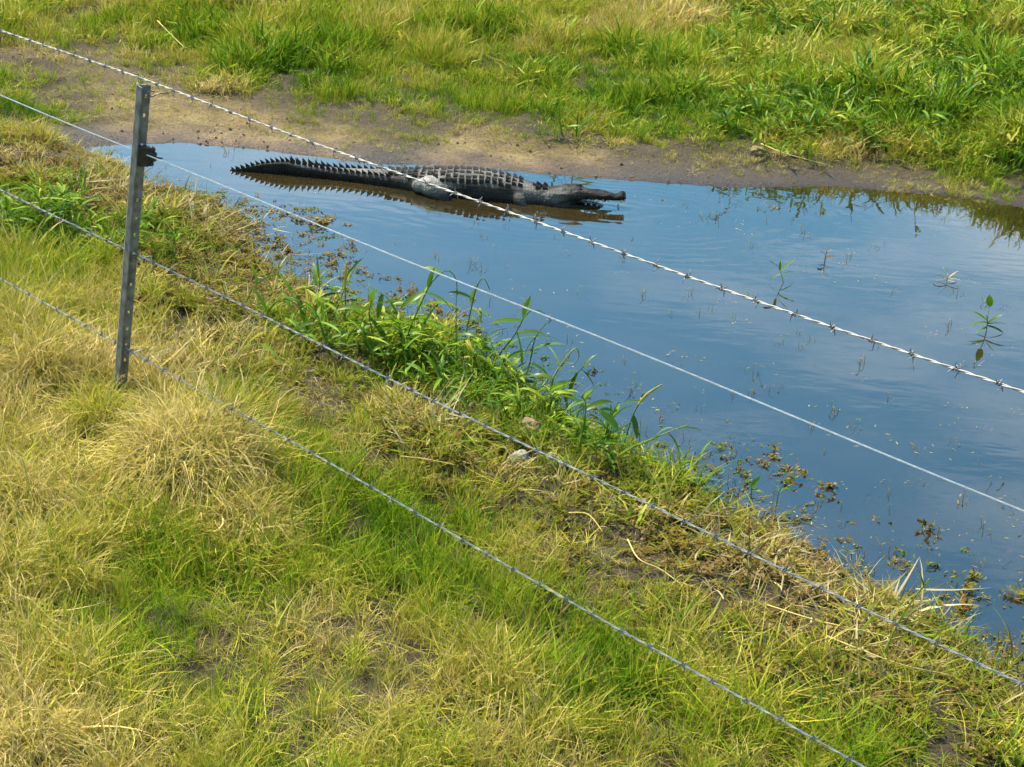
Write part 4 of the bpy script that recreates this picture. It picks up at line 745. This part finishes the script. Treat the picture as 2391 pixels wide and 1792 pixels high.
place(2, 8000, 23000, THATCH, 'thatch', 'flattened dry thatch and cut stems lying on the soil', 'thatch', seed=3, tone_jit=.15)
place(3, 7000, 27000, BROAD, 'broad_grass', 'lush broad-bladed bright green grass on the banks', 'grass', seed=4, far_boost=1.1, far_gap=.12)
place(4, 16000, 9000, TANGLE, 'tangled_grass', 'tangled flattened pale green stems along the near water edge', 'grass', seed=5, water=-.15)
place(5, 23000, 8000, WEED, 'marsh_weeds', 'low brown and olive marsh weeds along the muddy margin', 'weeds', seed=6, water=-.7, tone_jit=.14)

# ------------------------------------------------------------------ specks on the water
def sprigs(seed, n):
    r = np.random.default_rng(seed); V, Fc, R_, T_ = [], [], [], []
    for i in range(n):
        p = np.array([r.normal() * .02, r.normal() * .02, -.03]); az = r.random() * 6.28; h = .035 + .05 * r.random(); le = r.random() * .8; q = r.random(); sd = np.array([math.cos(az + 1.57), math.sin(az + 1.57), 0]) * .0022; tp = p + np.array([math.cos(az) * math.sin(le), math.sin(az) * math.sin(le), math.cos(le)]) * h
        k = len(V); V += [p - sd, p + sd, tp + sd * .5, tp - sd * .5]; Fc.append((k, k + 1, k + 2, k + 3)); R_ += [q] * 4; T_ += [0, 0, 1, 1]
        if r.random() < .5:
            a2 = r.random() * 6.28; d = np.array([math.cos(a2), math.sin(a2), .3]); w = np.array([-math.sin(a2), math.cos(a2), 0]) * .004; k = len(V); V += [tp, tp + d * .012 + w, tp + d * .025, tp + d * .012 - w]; Fc.append((k, k + 1, k + 2, k + 3)); R_ += [q] * 4; T_ += [.5] * 4
    return V, Fc, R_, T_
def flecks(seed, n):
    r = np.random.default_rng(seed); V, Fc, R_, T_ = [], [], [], []
    for i in range(n):
        c = np.array([r.normal() * .05, r.normal() * .05, .002]); a2 = r.random() * 6.28; l = .003 + .014 * r.random() ** 2; w = .0014 + .002 * r.random(); d = np.array([math.cos(a2), math.sin(a2), 0]); sd = np.array([-d[1], d[0], 0]); q = r.random(); k = len(V)
        V += [c - d * l - sd * w * .3, c - sd * w, c + d * l, c + sd * w]; Fc.append((k, k + 1, k + 2, k + 3)); R_ += [q] * 4; T_ += [.5] * 4
    return V, Fc, R_, T_
SPRIG = [tuft_object('sprig', sprigs(700 + i, 3 + i % 3), M_WEED) for i in range(4)] + [tuft_object('fleck', flecks(720 + i, 2 + i), M_STRAW) for i in range(4)]
n = 9000; x = rng.uniform(-3.5, 5.5, n); y = rng.uniform(4.4, 12.4, n); sd = shore_sd(x, y)
dn = .05 + .75 * np.exp(sd / .35) * (y < 10.8) + .16 * smooth01((8.4 - y) / 2.5) + .10 * np.exp(sd / .5) * (y >= 10.8); dn *= np.clip(1 + 3 * fbm(x * 1.5, y * 1.5, 95, 3), 0, 3)
dn *= 1 - np.exp(-((y - 11.2) / .45) ** 2) * (np.abs(x + .7) < 1.6)
k_ = (sd < -.02) & (rng.random(n) < dn); x, y = x[k_], y[k_]; n = len(x); print('specks', n)
idx_ = np.where(rng.random(n) < .6, rng.integers(0, 4, n), rng.integers(4, 8, n))
scatter('pond_weeds', np.stack([x, y, np.zeros(n)], 1), np.stack([np.zeros(n), np.zeros(n), rng.random(n) * 6.28], 1), rng.uniform(.5, 1.3, n), idx_, np.where(idx_ < 4, rng.uniform(.45, .95, n), rng.uniform(.55, .95, n)), SPRIG, 'scattered weed sprigs and floating bits dotting the pond', 'weeds')

# ------------------------------------------------------------------ crumbs of earth on the bare mud
def crumb(seed):
    r = random.Random(seed); bm = bmesh.new(); bmesh.ops.create_icosphere(bm, subdivisions=1, radius=.5)
    for v in bm.verts: v.co *= r.uniform(.65, 1.25); v.co.z *= .6
    me = bpy.data.meshes.new('earth_crumb'); bm.to_mesh(me); bm.free(); me.materials.append(M_CRUMB); return bpy.data.objects.new('earth_crumb', me)
m, nd, lk = new_mat('earth_crumbs'); out = nd.new('ShaderNodeOutputMaterial'); p = nd.new('ShaderNodeBsdfPrincipled'); t_ = nd.new('ShaderNodeAttribute'); t_.attribute_name = 'tone'
cr_ = ramp(nd, [(0, (.06, .04, .018)), (.5, (.17, .12, .05)), (1, (.40, .32, .17))]); lk(t_.outputs['Fac'], cr_.inputs['Fac']); lk(cr_.outputs['Color'], p.inputs['Base Color']); p.inputs['Roughness'].default_value = .95; p.inputs['Specular IOR Level'].default_value = .1; lk(p.outputs[0], out.inputs['Surface']); M_CRUMB = m
CRUMB = [crumb(i) for i in range(8)]
n = 26000; x = rng.uniform(-5, 7, n); y = np.where(rng.random(n) < .8, rng.uniform(11.4, 15.5, n), rng.uniform(4.2, 11.4, n)); sd = shore_sd(x, y); zv = zones(x.copy(), y.copy()); cov = zv[:, 0] + .8 * zv[:, 1] + .3 * zv[:, 2] + zv[:, 3] + .6 * zv[:, 5]
k_ = (sd > -.02) & (rng.random(n) < np.clip(1.1 - cov * 1.3, .05, 1) * np.clip(1 + 3 * fbm(x * 2.2, y * 2.2, 99, 3), 0, 2) * .6); x, y, sd = x[k_], y[k_], sd[k_]; n = len(x); print('crumbs', n)
scatter('earth_debris', np.stack([x, y, height(x, y) + .002], 1), rng.random((n, 3)) * 6.28, .008 + .026 * rng.random(n) ** 4, rng.integers(0, 8, n), np.clip(.42 + .3 * smooth01(sd / .7) + .25 * rng.normal(size=n), 0, 1), CRUMB, 'crumbs of dried earth and litter strewn over the mud', 'debris')
